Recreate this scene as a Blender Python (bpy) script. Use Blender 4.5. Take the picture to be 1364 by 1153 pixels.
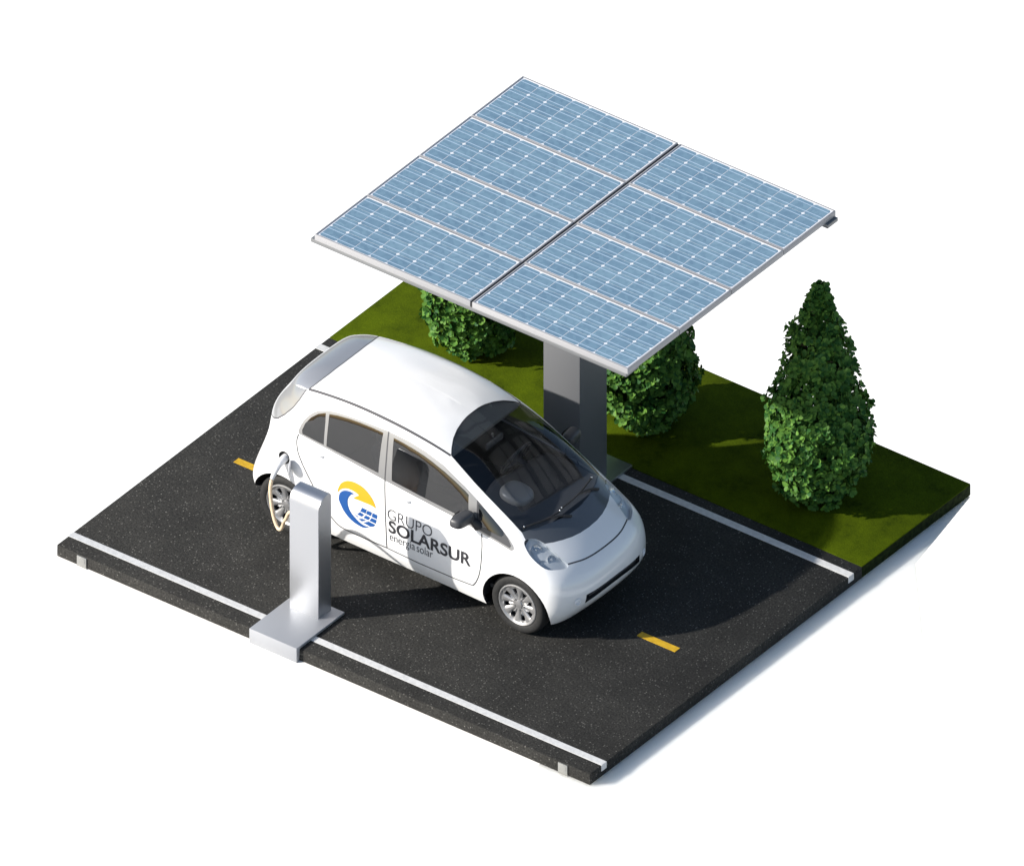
import bpy, bmesh, math, random
import numpy as np
from mathutils import Vector, Matrix, kdtree

for _o in list(bpy.data.objects):
    bpy.data.objects.remove(_o)
SC = bpy.context.scene
COL = SC.collection
random.seed(7)
R = math.radians

# ------------------------------------------------------------------ camera
AZ, EL = R(36.94), R(34.88)                 # parallel projection, looking down over the slab
cd = bpy.data.cameras.new('camera')
cam = bpy.data.objects.new('camera', cd)
COL.objects.link(cam)
cd.type = 'ORTHO'
cd.ortho_scale = 8.817
cd.clip_start, cd.clip_end = 0.5, 400
VIEW = Vector((-math.sin(AZ) * math.cos(EL), math.cos(AZ) * math.cos(EL), -math.sin(EL)))
cam.location = Vector((2.122, 3.698, 0)) - VIEW * 40
cam.rotation_euler = (math.pi / 2 - EL, 0, AZ)
SC.camera = cam

# ------------------------------------------------------------------ light
SUN_EL = R(27)
SUN_H = Vector((0.686, 0.7275, 0)).normalized()            # where the sunlight travels, on the ground
sun_dir = Vector((SUN_H.x * math.cos(SUN_EL), SUN_H.y * math.cos(SUN_EL), -math.sin(SUN_EL)))
sd = bpy.data.lights.new('sun', 'SUN')
sd.energy = 5.0
sd.angle = R(1.0)
sd.color = (1.0, 0.955, 0.89)
sun = bpy.data.objects.new('sun', sd)
COL.objects.link(sun)
sun.rotation_euler = sun_dir.to_track_quat('-Z', 'Y').to_euler()
sun.location = (-6, -6, 8)

world = bpy.data.worlds.new("World")
SC.world = world
world.use_nodes = True
wn, wl = world.node_tree.nodes, world.node_tree.links
wn.clear()
w_out = wn.new('ShaderNodeOutputWorld')
sky = wn.new('ShaderNodeTexSky')
sky.sky_type = 'NISHITA'
sky.sun_disc = False
sky.sun_elevation = SUN_EL
sky.sun_rotation = math.atan2(-SUN_H.x, -SUN_H.y)
bg_sky = wn.new('ShaderNodeBackground')
bg_sky.inputs['Strength'].default_value = 0.100
bg_low = wn.new('ShaderNodeBackground')                     # pale bright studio void below the horizon
bg_low.inputs['Color'].default_value = (1, 1, 1, 1)
bg_low.inputs['Strength'].default_value = 0.92
tcw = wn.new('ShaderNodeTexCoord')
sepw = wn.new('ShaderNodeSeparateXYZ')
rmp = wn.new('ShaderNodeMapRange')
rmp.inputs['From Min'].default_value = -0.03
rmp.inputs['From Max'].default_value = 0.03
mixw = wn.new('ShaderNodeMixShader')
wl.new(tcw.outputs['Generated'], sepw.inputs[0])
wl.new(sepw.outputs['Z'], rmp.inputs['Value'])
wl.new(rmp.outputs[0], mixw.inputs[0])
wl.new(sky.outputs[0], bg_sky.inputs['Color'])
rlow = wn.new('ShaderNodeMapRange')
rlow.interpolation_type = 'SMOOTHSTEP'
rlow.inputs['From Min'].default_value = -0.22
rlow.inputs['From Max'].default_value = -0.38
rlow.inputs['To Min'].default_value = 0.22
rlow.inputs['To Max'].default_value = 0.95
wl.new(sepw.outputs['Z'], rlow.inputs['Value'])
wl.new(rlow.outputs[0], bg_low.inputs['Strength'])
wl.new(bg_low.outputs[0], mixw.inputs[1])
wl.new(bg_sky.outputs[0], mixw.inputs[2])
wl.new(mixw.outputs[0], w_out.inputs['Surface'])

SC.view_settings.view_transform = 'Standard'
SC.view_settings.look = 'None'
SC.view_settings.gamma = 1
SC.view_settings.exposure = 0.55
SC.cycles.max_bounces = 10
SC.cycles.transparent_max_bounces = 16
SC.cycles.sample_clamp_indirect = 6

# ------------------------------------------------------------------ helpers
def tag(o, label=None, cat=None, group=None, kind=None):
    for k, v in (('label', label), ('category', cat), ('group', group), ('kind', kind)):
        if v:
            o[k] = v
    return o

def link(name, me, parent=None, mats=()):
    o = bpy.data.objects.new(name, me)
    COL.objects.link(o)
    if parent:
        o.parent = parent
    if me is not None:
        for m in mats:
            me.materials.append(m)
    return o

def empty(name, loc, rz=0):
    o = bpy.data.objects.new(name, None)
    COL.objects.link(o)
    o.location = loc
    o.rotation_euler = (0, 0, rz)
    o.empty_display_size = 0.2
    return o

def finish(bm, name, mats, parent=None, smooth=None):
    """bmesh -> one mesh object; smooth = sharp angle in degrees, or None for flat"""
    bmesh.ops.recalc_face_normals(bm, faces=bm.faces)
    me = bpy.data.meshes.new(name)
    bm.to_mesh(me)
    bm.free()
    if smooth is not None:
        me.shade_smooth()
        if smooth < 180:
            me.set_sharp_from_angle(angle=R(smooth))
    if not isinstance(mats, (list, tuple)):
        mats = [mats]
    return link(name, me, parent, mats)

def box(bm, x0, x1, y0, y1, z0, z1, bev=0, mi=0, segs=2):
    r = bmesh.ops.create_cube(bm, size=1)
    vs = r['verts']
    for v in vs:
        v.co = Vector((x0 + (v.co.x + .5) * (x1 - x0), y0 + (v.co.y + .5) * (y1 - y0), z0 + (v.co.z + .5) * (z1 - z0)))
    fs = {f for v in vs for f in v.link_faces}
    for f in fs:
        f.material_index = mi
    if bev:
        es = {e for v in vs for e in v.link_edges}
        bmesh.ops.bevel(bm, geom=list(vs) + list(es), offset=bev, segments=segs, profile=0.5, affect='EDGES', material=-1)
    return vs

def prism(bm, pts, axis, a0, a1, mi=0):
    """extrude a 2D outline along an axis ('x','y','z') between a0 and a1"""
    def mk(p, a):
        return {'x': (a, p[0], p[1]), 'y': (p[0], a, p[1]), 'z': (p[0], p[1], a)}[axis]
    A = [bm.verts.new(mk(p, a0)) for p in pts]
    B = [bm.verts.new(mk(p, a1)) for p in pts]
    n = len(pts)
    fs = [bm.faces.new(A), bm.faces.new(B[::-1])]
    for i in range(n):
        fs.append(bm.faces.new((A[i], B[i], B[(i + 1) % n], A[(i + 1) % n])))
    for f in fs:
        f.material_index = mi
    return fs

def tube(bm, pts, rad, segs=10, cap=True, mi=0):
    pts = [Vector(p) for p in pts]
    n = len(pts)
    rads = rad if isinstance(rad, (list, tuple)) else [rad] * n
    rings = []
    up = Vector((0, 0, 1))
    prev = None
    for i, p in enumerate(pts):
        t = (pts[min(i + 1, n - 1)] - pts[max(i - 1, 0)]).normalized()
        if prev is None:
            a = t.cross(up if abs(t.z) < .9 else Vector((1, 0, 0))).normalized()
        else:
            a = (prev - t * prev.dot(t)).normalized()
        prev = a
        b = t.cross(a)
        rings.append([bm.verts.new(p + (a * math.cos(q) + b * math.sin(q)) * rads[i])
                      for q in (2 * math.pi * k / segs for k in range(segs))])
    for r0, r1 in zip(rings[:-1], rings[1:]):
        for k in range(segs):
            bm.faces.new((r0[k], r0[(k + 1) % segs], r1[(k + 1) % segs], r1[k])).material_index = mi
    if cap:
        bm.faces.new(rings[0][::-1]).material_index = mi
        bm.faces.new(rings[-1]).material_index = mi

def spline(pts, n=8):
    pts = [np.array(p, float) for p in pts]
    P = [2 * pts[0] - pts[1]] + pts + [2 * pts[-1] - pts[-2]]
    out = []
    for i in range(1, len(P) - 2):
        p0, p1, p2, p3 = P[i - 1:i + 3]
        for k in range(n):
            t = k / n
            out.append(.5 * ((2 * p1) + (-p0 + p2) * t + (2 * p0 - 5 * p1 + 4 * p2 - p3) * t * t + (-p0 + 3 * p1 - 3 * p2 + p3) * t ** 3))
    out.append(pts[-1])
    return out

def lathe(bm, prof, segs=48, axis='y', mi=0, a0=0, a1=2 * math.pi):
    """profile of (radius, offset along the axis) turned round the y axis"""
    full = abs(a1 - a0 - 2 * math.pi) < 1e-6
    n = segs if full else segs + 1
    rings = []
    for r, h in prof:
        rings.append([bm.verts.new((r * math.cos(a0 + (a1 - a0) * k / segs), h, r * math.sin(a0 + (a1 - a0) * k / segs))) for k in range(n)])
    for A, B in zip(rings[:-1], rings[1:]):
        for k in range(segs):
            j = (k + 1) % n
            bm.faces.new((A[k], A[j], B[j], B[k])).material_index = mi
    return rings

# ------------------------------------------------------------------ materials
def mat(name, base=(.5, .5, .5), rough=.5, metal=0.0, spec=.5, coat=0, coat_rough=.03):
    m = bpy.data.materials.new(name)
    m.use_nodes = True
    b = m.node_tree.nodes['Principled BSDF']
    b.inputs['Base Color'].default_value = (*base, 1)
    b.inputs['Roughness'].default_value = rough
    b.inputs['Metallic'].default_value = metal
    b.inputs['Specular IOR Level'].default_value = spec
    b.inputs['Coat Weight'].default_value = coat
    b.inputs['Coat Roughness'].default_value = coat_rough
    return m

def nodes_of(m):
    return m.node_tree.nodes, m.node_tree.links, m.node_tree.nodes['Principled BSDF']

def add_noise(m, scale, c0, c1, lo=.35, hi=.65, detail=6, rough=.6, bump=0, bump_dist=.002, stretch=None, coords='Object'):
    n, l, b = nodes_of(m)
    tc = n.new('ShaderNodeTexCoord')
    src = tc.outputs[coords]
    if stretch:
        mp = n.new('ShaderNodeMapping')
        mp.inputs['Scale'].default_value = stretch
        l.new(src, mp.inputs[0])
        src = mp.outputs[0]
    nt = n.new('ShaderNodeTexNoise')
    nt.inputs['Scale'].default_value = scale
    nt.inputs['Detail'].default_value = detail
    nt.inputs['Roughness'].default_value = rough
    l.new(src, nt.inputs['Vector'])
    cr = n.new('ShaderNodeValToRGB')
    cr.color_ramp.elements[0].position = lo
    cr.color_ramp.elements[1].position = hi
    cr.color_ramp.elements[0].color = (*c0, 1)
    cr.color_ramp.elements[1].color = (*c1, 1)
    l.new(nt.outputs['Fac'], cr.inputs[0])
    l.new(cr.outputs[0], b.inputs['Base Color'])
    if bump:
        bp = n.new('ShaderNodeBump')
        bp.inputs['Strength'].default_value = bump
        bp.inputs['Distance'].default_value = bump_dist
        l.new(nt.outputs['Fac'], bp.inputs['Height'])
        l.new(bp.outputs[0], b.inputs['Normal'])
    return m, src, cr

def make_asphalt():
    m = mat('asphalt', rough=.88, spec=.3)
    n, l, b = nodes_of(m)
    tc = n.new('ShaderNodeTexCoord')
    P = tc.outputs['Object']
    def noise(scale, detail=4, rough=.6):
        t = n.new('ShaderNodeTexNoise')
        t.inputs['Scale'].default_value = scale
        t.inputs['Detail'].default_value = detail
        t.inputs['Roughness'].default_value = rough
        l.new(P, t.inputs['Vector'])
        return t.outputs['Fac']
    def ramp(src, stops):
        r = n.new('ShaderNodeValToRGB')
        e = r.color_ramp.elements
        while len(e) < len(stops):
            e.new(.5)
        for k, (p, c) in enumerate(stops):
            e[k].position = p
            e[k].color = (*c, 1)
        l.new(src, r.inputs[0])
        return r.outputs[0]
    big = ramp(noise(1.7, 5, .65), [(.3, (.0135, .0131, .0123)), (.7, (.0280, .0270, .0248))])
    mid = ramp(noise(52, 5, .85), [(.37, (.15, .15, .15)), (.63, (1.95, 1.95, 1.90))])
    mx = n.new('ShaderNodeMix')
    mx.data_type = 'RGBA'
    mx.blend_type = 'MULTIPLY'
    mx.inputs[0].default_value = 1
    l.new(big, mx.inputs[6])
    l.new(mid, mx.inputs[7])
    vo = n.new('ShaderNodeTexVoronoi')                    # pale stone chips
    vo.inputs['Scale'].default_value = 46
    l.new(P, vo.inputs['Vector'])
    chip = ramp(vo.outputs['Distance'], [(.16, (1, 1, 1)), (.36, (0, 0, 0))])
    vc = n.new('ShaderNodeSeparateColor')
    l.new(vo.outputs['Color'], vc.inputs[0])
    sel = ramp(vc.outputs[0], [(.62, (0, 0, 0)), (.99, (1, 1, 1))])
    cm = n.new('ShaderNodeMix')
    cm.data_type = 'RGBA'
    cm.blend_type = 'MULTIPLY'
    cm.inputs[0].default_value = 1
    l.new(chip, cm.inputs[6])
    l.new(sel, cm.inputs[7])
    m2 = n.new('ShaderNodeMix')
    m2.data_type = 'RGBA'
    l.new(cm.outputs[2], m2.inputs[0])
    l.new(mx.outputs[2], m2.inputs[6])
    m2.inputs[7].default_value = (.16, .155, .14, 1)
    l.new(m2.outputs[2], b.inputs['Base Color'])
    bp = n.new('ShaderNodeBump')
    bp.inputs['Strength'].default_value = .55
    bp.inputs['Distance'].default_value = .006
    l.new(noise(110, 3, .6), bp.inputs['Height'])
    l.new(bp.outputs[0], b.inputs['Normal'])
    return m

def make_grass():
    m = mat('lawn', rough=.95, spec=.04)
    n, l, b = nodes_of(m)
    tc = n.new('ShaderNodeTexCoord')
    P = tc.outputs['Object']
    def noise(scale, detail, rough):
        t = n.new('ShaderNodeTexNoise')
        t.inputs['Scale'].default_value = scale
        t.inputs['Detail'].default_value = detail
        t.inputs['Roughness'].default_value = rough
        l.new(P, t.inputs['Vector'])
        return t.outputs['Fac']
    cr = n.new('ShaderNodeValToRGB')
    e = cr.color_ramp.elements
    e[0].position, e[0].color = .30, (.018, .032, .002, 1)
    e[1].position, e[1].color = .62, (.066, .096, .003, 1)
    x = e.new(.42)
    x.color = (.047, .070, .0025, 1)
    l.new(noise(3.2, 9, .68), cr.inputs[0])
    r2 = n.new('ShaderNodeValToRGB')
    r2.color_ramp.elements[0].position, r2.color_ramp.elements[0].color = .36, (.72, .74, .6, 1)
    r2.color_ramp.elements[1].position, r2.color_ramp.elements[1].color = .66, (1.18, 1.16, 1.1, 1)
    l.new(noise(120, 3, .7), r2.inputs[0])
    mx = n.new('ShaderNodeMix')
    mx.data_type = 'RGBA'
    mx.blend_type = 'MULTIPLY'
    mx.inputs[0].default_value = 1
    l.new(cr.outputs[0], mx.inputs[6])
    l.new(r2.outputs[0], mx.inputs[7])
    l.new(mx.outputs[2], b.inputs['Base Color'])
    bp = n.new('ShaderNodeBump')
    bp.inputs['Strength'].default_value = .5
    bp.inputs['Distance'].default_value = .008
    l.new(noise(70, 5, .7), bp.inputs['Height'])
    l.new(bp.outputs[0], b.inputs['Normal'])
    return m

def make_leaf():
    m = mat('leaf', rough=.5, spec=.12)
    n, l, b = nodes_of(m)
    g = n.new('ShaderNodeNewGeometry')
    cr = n.new('ShaderNodeValToRGB')
    e = cr.color_ramp.elements
    e[0].position, e[0].color = 0, (.018, .080, .018, 1)
    e[1].position, e[1].color = 1, (.118, .245, .040, 1)
    l.new(g.outputs['Random Per Island'], cr.inputs[0])
    l.new(cr.outputs[0], b.inputs['Base Color'])
    tr = n.new('ShaderNodeBsdfTranslucent')
    tr.inputs['Color'].default_value = (.05, .12, .012, 1)
    mx = n.new('ShaderNodeMixShader')
    mx.inputs[0].default_value = .12
    l.new(b.outputs[0], mx.inputs[1])
    l.new(tr.outputs[0], mx.inputs[2])
    l.new(mx.outputs[0], n['Material Output'].inputs['Surface'])
    return m

def make_glass(name, tint, refl=.9, rough=.02, ior=1.5):
    """thin tinted pane: see-through body, mirror-like face at grazing angles"""
    m = bpy.data.materials.new(name)
    m.use_nodes = True
    n, l = m.node_tree.nodes, m.node_tree.links
    n.clear()
    out = n.new('ShaderNodeOutputMaterial')
    t = n.new('ShaderNodeBsdfTransparent')
    t.inputs['Color'].default_value = (*tint, 1)
    g = n.new('ShaderNodeBsdfGlossy')
    g.inputs['Roughness'].default_value = rough
    g.inputs['Color'].default_value = (refl, refl, refl, 1)
    # Schlick reflectance, the same from both faces of the thin pane
    f0 = ((ior - 1) / (ior + 1)) ** 2
    lw = n.new('ShaderNodeLayerWeight')
    lw.inputs['Blend'].default_value = .5
    pw = n.new('ShaderNodeMath')
    pw.operation = 'POWER'
    pw.inputs[1].default_value = 5
    l.new(lw.outputs['Facing'], pw.inputs[0])
    f = n.new('ShaderNodeMath')
    f.operation = 'MULTIPLY_ADD'
    f.inputs[1].default_value = 1 - f0
    f.inputs[2].default_value = f0
    l.new(pw.outputs[0], f.inputs[0])
    mx = n.new('ShaderNodeMixShader')
    l.new(f.outputs[0], mx.inputs[0])
    l.new(t.outputs[0], mx.inputs[1])
    l.new(g.outputs[0], mx.inputs[2])
    l.new(mx.outputs[0], out.inputs['Surface'])
    return m

def make_brushed(name, base, rough=.32, metal=.85):
    m = mat(name, base, rough, metal)
    n, l, b = nodes_of(m)
    tc = n.new('ShaderNodeTexCoord')
    mp = n.new('ShaderNodeMapping')
    mp.inputs['Scale'].default_value = (160, 160, 3)
    l.new(tc.outputs['Object'], mp.inputs[0])
    nt = n.new('ShaderNodeTexNoise')
    nt.inputs['Scale'].default_value = 1.5
    nt.inputs['Detail'].default_value = 3
    l.new(mp.outputs[0], nt.inputs['Vector'])
    mr = n.new('ShaderNodeMapRange')
    mr.inputs['To Min'].default_value = rough - .07
    mr.inputs['To Max'].default_value = rough + .09
    l.new(nt.outputs['Fac'], mr.inputs['Value'])
    l.new(mr.outputs[0], b.inputs['Roughness'])
    return m

def make_cells():
    m = mat('solar_cell', rough=.25, spec=.5)
    n, l, b = nodes_of(m)
    tc = n.new('ShaderNodeTexCoord')
    vo = n.new('ShaderNodeTexVoronoi')                    # crystal flakes in the silicon
    vo.inputs['Scale'].default_value = 26
    l.new(tc.outputs['Object'], vo.inputs['Vector'])
    sp = n.new('ShaderNodeSeparateColor')
    l.new(vo.outputs['Color'], sp.inputs[0])
    cr = n.new('ShaderNodeValToRGB')
    cr.color_ramp.elements[0].color = (.138, .232, .312, 1)
    cr.color_ramp.elements[1].color = (.178, .288, .370, 1)
    l.new(sp.outputs[0], cr.inputs[0])
    g = n.new('ShaderNodeNewGeometry')
    mx = n.new('ShaderNodeMix')
    mx.data_type = 'RGBA'
    mx.blend_type = 'MULTIPLY'
    mx.inputs[0].default_value = 1
    r2 = n.new('ShaderNodeValToRGB')
    r2.color_ramp.elements[0].color = (.88, .90, .93, 1)
    r2.color_ramp.elements[1].color = (1.08, 1.06, 1.04, 1)
    l.new(g.outputs['Random Per Island'], r2.inputs[0])
    l.new(cr.outputs[0], mx.inputs[6])
    l.new(r2.outputs[0], mx.inputs[7])
    l.new(mx.outputs[2], b.inputs['Base Color'])
    b.inputs['Coat Weight'].default_value = .3
    return m

M = {}
M['asphalt'] = make_asphalt()
M['grass'] = make_grass()
M['leaf'] = make_leaf()
M['shaded_soil'] = add_noise(mat('shaded_soil', rough=.95, spec=.1), 26, (.006, .010, .003), (.020, .030, .008), bump=.4, bump_dist=.006)[0]
M['bark'] = add_noise(mat('bark', rough=.9), 30, (.03, .02, .012), (.09, .06, .035), bump=.6, stretch=(1, 1, .25))[0]
M['floor'] = mat('white_floor_shade', (.97, .92, .86), .8, spec=.05)  # warm tint offsets the blue of the slab's cast shadow
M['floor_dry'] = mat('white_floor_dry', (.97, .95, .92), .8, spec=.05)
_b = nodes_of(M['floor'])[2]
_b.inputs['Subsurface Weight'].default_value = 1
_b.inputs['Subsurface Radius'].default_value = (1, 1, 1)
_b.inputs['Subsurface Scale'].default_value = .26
M['white_line'] = add_noise(mat('white_line', rough=.6), 22, (.52, .52, .515), (.64, .64, .63), bump=.15)[0]
M['yellow_line'] = add_noise(mat('yellow_line', rough=.6), 22, (.46, .27, .010), (.60, .37, .016), bump=.15)[0]
M['paint'] = mat('white_paint', (.80, .80, .80), .32, coat=1.0, coat_rough=.04)
M['gap'] = mat('panel_gap', (.05, .05, .055), .7)
M['silver'] = mat('silver_trim', (.25, .25, .25), .38, .45)
M['dark_trim'] = mat('dark_trim', (.045, .046, .050), .42)
M['black_plastic'] = mat('black_plastic', (.016, .016, .018), .55)
M['hatch_glass'] = mat('hatch_glass', (.30, .31, .33), .18, .35, coat=.6)
M['cowl'] = mat('cowl_panel', (.075, .083, .095), .28, coat=.7, coat_rough=.08)
M['windshield'] = make_glass('windshield_glass', (.74, .76, .78), ior=1.6)
M['window'] = make_glass('window_glass', (.22, .235, .255), ior=1.85)
M['lens'] = make_glass('lamp_lens', (.86, .885, .91), rough=.05)
M['lamp_shell'] = mat('lamp_shell', (.62, .64, .655), .30, .15)
M['chrome'] = mat('chrome', (.80, .80, .80), .12, 1.0)
M['tail_lens'] = mat('tail_lens', (.22, .225, .23), .18, .1, coat=1.0)
M['rubber'] = add_noise(mat('rubber', rough=.72, spec=.3), 60, (.016, .016, .016), (.026, .026, .026), bump=.1)[0]
M['rim'] = mat('rim_paint', (.34, .34, .345), .34, .6)
M['interior'] = mat('interior_plastic', (.055, .056, .060), .5)
M['headliner'] = mat('headliner', (.17, .165, .155), .9)
M['seat'] = add_noise(mat('seat_fabric', rough=.9), 120, (.034, .034, .035), (.042, .042, .042))[0]
M['pod'] = mat('dash_top', (.30, .29, .28), .3)
M['plug'] = mat('plug_plastic', (.60, .61, .63), .4)
M['cable'] = mat('cable_sheath', (.66, .52, .36), .45)
M['charger'] = make_brushed('charger_metal', (.50, .51, .53), .34, .9)
M['plate_metal'] = make_brushed('plate_metal', (.35, .36, .38), .52, .4)
M['post'] = make_brushed('post_metal', (.135, .138, .145), .6, .1)
M['alu'] = make_brushed('frame_aluminium', (.33, .33, .34), .45, .2)
M['backsheet'] = mat('white_backsheet', (.72, .74, .77), .4)
M['cell'] = make_cells()
M['busbar'] = mat('busbar', (.36, .48, .60), .4)
M['rail'] = mat('rail_metal', (.20, .205, .21), .5, .5)
M['reflector'] = mat('reflector_plastic', (.30, .30, .285), .3, .5, coat=.5)
M['logo_blue'] = mat('logo_blue', (.012, .055, .225), .35)
M['logo_yellow'] = mat('logo_yellow', (.80, .43, .012), .35)
M['ink'] = mat('lettering_ink', (.030, .030, .035), .4)
M['plate'] = mat('number_plate', (.7, .7, .68), .4)

# logo colour runs from orange to yellow and from light to dark blue along the mark
def ramp_along(m, c0, c1, x0, x1):
    n, l, b = nodes_of(m)
    tc = n.new('ShaderNodeTexCoord')
    s = n.new('ShaderNodeSeparateXYZ')
    l.new(tc.outputs['Object'], s.inputs[0])
    mr = n.new('ShaderNodeMapRange')
    mr.inputs['From Min'].default_value = x0
    mr.inputs['From Max'].default_value = x1
    l.new(s.outputs['X'], mr.inputs['Value'])
    cr = n.new('ShaderNodeValToRGB')
    cr.color_ramp.elements[0].color = (*c0, 1)
    cr.color_ramp.elements[1].color = (*c1, 1)
    l.new(mr.outputs[0], cr.inputs[0])
    l.new(cr.outputs[0], b.inputs['Base Color'])
ramp_along(M['logo_yellow'], (.80, .33, .012), (.84, .56, .02), 2.06, 2.24)
ramp_along(M['logo_blue'], (.012, .075, .27), (.006, .020, .10), 2.07, 2.33)

# ------------------------------------------------------------------ ground, road slab, lawn
L, W, H = 5.742, 5.459, 0.118            # slab size
GR = 3.90                                # where the lawn begins
bm = bmesh.new()
vs = [bm.verts.new(p) for p in ((-60, -60, -H - .003), (9.5, -60, -H - .003), (9.5, .2, -H - .003), (5.98, 4.35, -H - .003), (5.75, 5.44, -H - .003), (.05, 5.42, -H - .003), (.05, .10, -H - .003), (-60, -5, -H - .003))]  # outline cut back to leave out canopy and tree shadows
bm.faces.new(vs)
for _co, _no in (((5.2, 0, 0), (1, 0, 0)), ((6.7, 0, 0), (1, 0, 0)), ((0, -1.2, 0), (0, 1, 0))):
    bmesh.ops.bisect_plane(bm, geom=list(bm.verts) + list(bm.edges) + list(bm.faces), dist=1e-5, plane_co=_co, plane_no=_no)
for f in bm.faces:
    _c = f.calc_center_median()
    f.material_index = 0 if 5.2 < _c.x < 6.7 and _c.y > -1.2 else 1  # tinted copy only where the slab's shadow falls
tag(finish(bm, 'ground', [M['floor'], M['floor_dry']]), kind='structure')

S1, S2 = (.162, .236), (3.700, 3.778)    # the two white edge lines
bm = bmesh.new()
box(bm, 0, L, 0, GR, -H, 0, bev=.006)
road = tag(finish(bm, 'road', M['asphalt'], smooth=30), kind='structure')
bm = bmesh.new()
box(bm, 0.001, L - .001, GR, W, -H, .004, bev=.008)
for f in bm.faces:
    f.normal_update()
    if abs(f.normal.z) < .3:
        f.material_index = 1                          # cut earth sides, green darkened to stand for shade
lawn = tag(finish(bm, 'lawn', [M['grass'], M['shaded_soil']], smooth=30), kind='structure')

# each line is an inlaid bar whose ends show on the slab's side
for (y0, y1), lab in ((S1, 'white painted line along the front edge, passing under the charging station'),
                      (S2, 'white painted line between the dark road and the lawn, under the canopy post plate')):
    bm = bmesh.new()
    box(bm, -.004, L + .004, y0, y1, -.062, .004, bev=.002)
    tag(finish(bm, 'road_line', M['white_line']), lab, 'road marking', 'white lines along the road')
for x0, x1, lab in ((.47, .93, 'yellow centre dash behind the car, partly hidden by its rear bumper'),
                    (4.815, 5.225, 'yellow centre dash in front of the car at the edge of its shadow')):
    bm = bmesh.new()
    box(bm, x0, x1, 1.905, 1.978, -.02, .004)
    tag(finish(bm, 'centre_dash', M['yellow_line']), lab, 'road marking', 'yellow dashes along the road centre')

# white blocks let into the slab's front edge
for x0, lab in ((.222, 'small white reflector block on the slab front edge, at the left corner of the road'),
                (5.405, 'small white reflector block on the slab front edge, at the nearest corner of the road')):
    root = empty('edge_reflector', (x0, 0, 0))
    tag(root, lab, 'reflector', 'white blocks on the slab edge')
    bm = bmesh.new()
    box(bm, 0, .100, -.012, .004, -H + .001, -.010, bev=.003)
    finish(bm, 'housing', M['reflector'], root, smooth=30)
    bm = bmesh.new()
    box(bm, .012, .088, -.015, -.011, -.070, -.022, bev=.001)
    finish(bm, 'reflector_face', M['reflector'], root, smooth=30)

# ------------------------------------------------------------------ charging station
ch = empty('charging_station', (2.36, .30, 0))
tag(ch, 'brushed metal charging station with rounded top, standing on the front edge of the road', 'charging station')
def clip_outline(px0, px1):
    pass
# foot plate: a sheet on the road whose front folds down over the slab edge (y measured from the root)
bm = bmesh.new()
prism(bm, [(-.345, -.122), (-.302, -.122), (-.302, .006), (.345, .006), (.345, .030), (-.345, .030)], 'x', -.255, .255)
bmesh.ops.bevel(bm, geom=list(bm.edges), offset=.004, segments=2, profile=.5, affect='EDGES')
finish(bm, 'foot_plate', M['plate_metal'], ch, smooth=35)
# pillar: bent sheet, tight radius at the back, wide radius at the front, flared where it meets the plate
def arc(cx, cy, r, a0, a1, n):
    return [(cx + r * math.cos(R(a0 + (a1 - a0) * k / n)), cy + r * math.sin(R(a0 + (a1 - a0) * k / n))) for k in range(n + 1)]
yf, yb, top = .120, .305, 1.262
prof = [(yb, .028)] + arc(yb - .035, top - .035, .035, 0, 90, 6) + arc(yf + .115, top - .115, .115, 90, 180, 14) + [(yf, .028)]
PX0, PX1 = -.170, .140
bm = bmesh.new()
prism(bm, prof, 'x', PX0, PX1)
es = [e for e in bm.edges if abs(e.verts[0].co.x - e.verts[1].co.x) < 1e-6]
bmesh.ops.bevel(bm, geom=es, offset=.004, segments=2, profile=.5, affect='EDGES')
finish(bm, 'pillar', M['charger'], ch, smooth=28)
# side cheeks: slightly recessed dark end panels inside the bent sheet
for x, s in ((PX1, 1), (PX0, -1)):
    ins = [(yb - .007, .05)] + arc(yb - .037, top - .037, .030, 0, 90, 6) + arc(yf + .115, top - .115, .108, 90, 180, 14) + [(yf + .007, .05)]
    bm = bmesh.new()
    prism(bm, ins, 'x', x, x + s * .0015)
    finish(bm, 'end_panel', M['charger'], ch, smooth=28)
# cable gland on the road-facing end
bm = bmesh.new()
tube(bm, [(PX0 + .002, .26, .662), (PX0 - .05, .26, .660)], [.026, .020], 14)
finish(bm, 'cable_gland', M['black_plastic'], ch, smooth=40)

# charging cable, hanging from the car's socket and back up to the station
CABP = [(1.462, 1.130, .660), (1.468, 1.105, .580), (1.490, 1.090, .450), (1.530, 1.075, .325), (1.580, 1.058, .255), (1.625, 1.040, .262), (1.665, 1.022, .325),
        (1.705, .985, .405), (1.754, .950, .478), (1.815, .910, .585), (1.900, .860, .655), (2.000, .77, .680), (2.080, .66, .672), (2.150, .56, .660)]
cab = bpy.data.meshes.new('x')
bm = bmesh.new()
tube(bm, [Vector(p) for p in spline(CABP, 7)], .0165, 12)
cable = finish(bm, 'charging_cable', M['cable'], smooth=180)
tag(cable, 'beige charging cable looping down from the car socket to the charging station', 'cable')
# plug held in the car's socket
plug = empty('charging_plug', (1.470, 1.262, .775))
tag(plug, 'white plug handle pushed into the open charging socket of the car', 'plug')
bm = bmesh.new()
tube(bm, [(.012, .075, .035), (.010, .03, .03), (.006, -.02, .015)], [.034, .036, .034], 18)
finish(bm, 'connector', M['plug'], plug, smooth=45)
bm = bmesh.new()
tube(bm, [Vector(p) for p in spline([(.006, -.012, .020), (.002, -.055, -.010), (-.004, -.095, -.06), (-.008, -.128, -.108)], 6)], [.031, .032, .033, .033, .032, .031, .030, .029, .028, .027, .026, .025, .024, .023, .022, .021, .020, .019, .018][:19], 16)
finish(bm, 'handle', M['plug'], plug, smooth=45)

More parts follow.
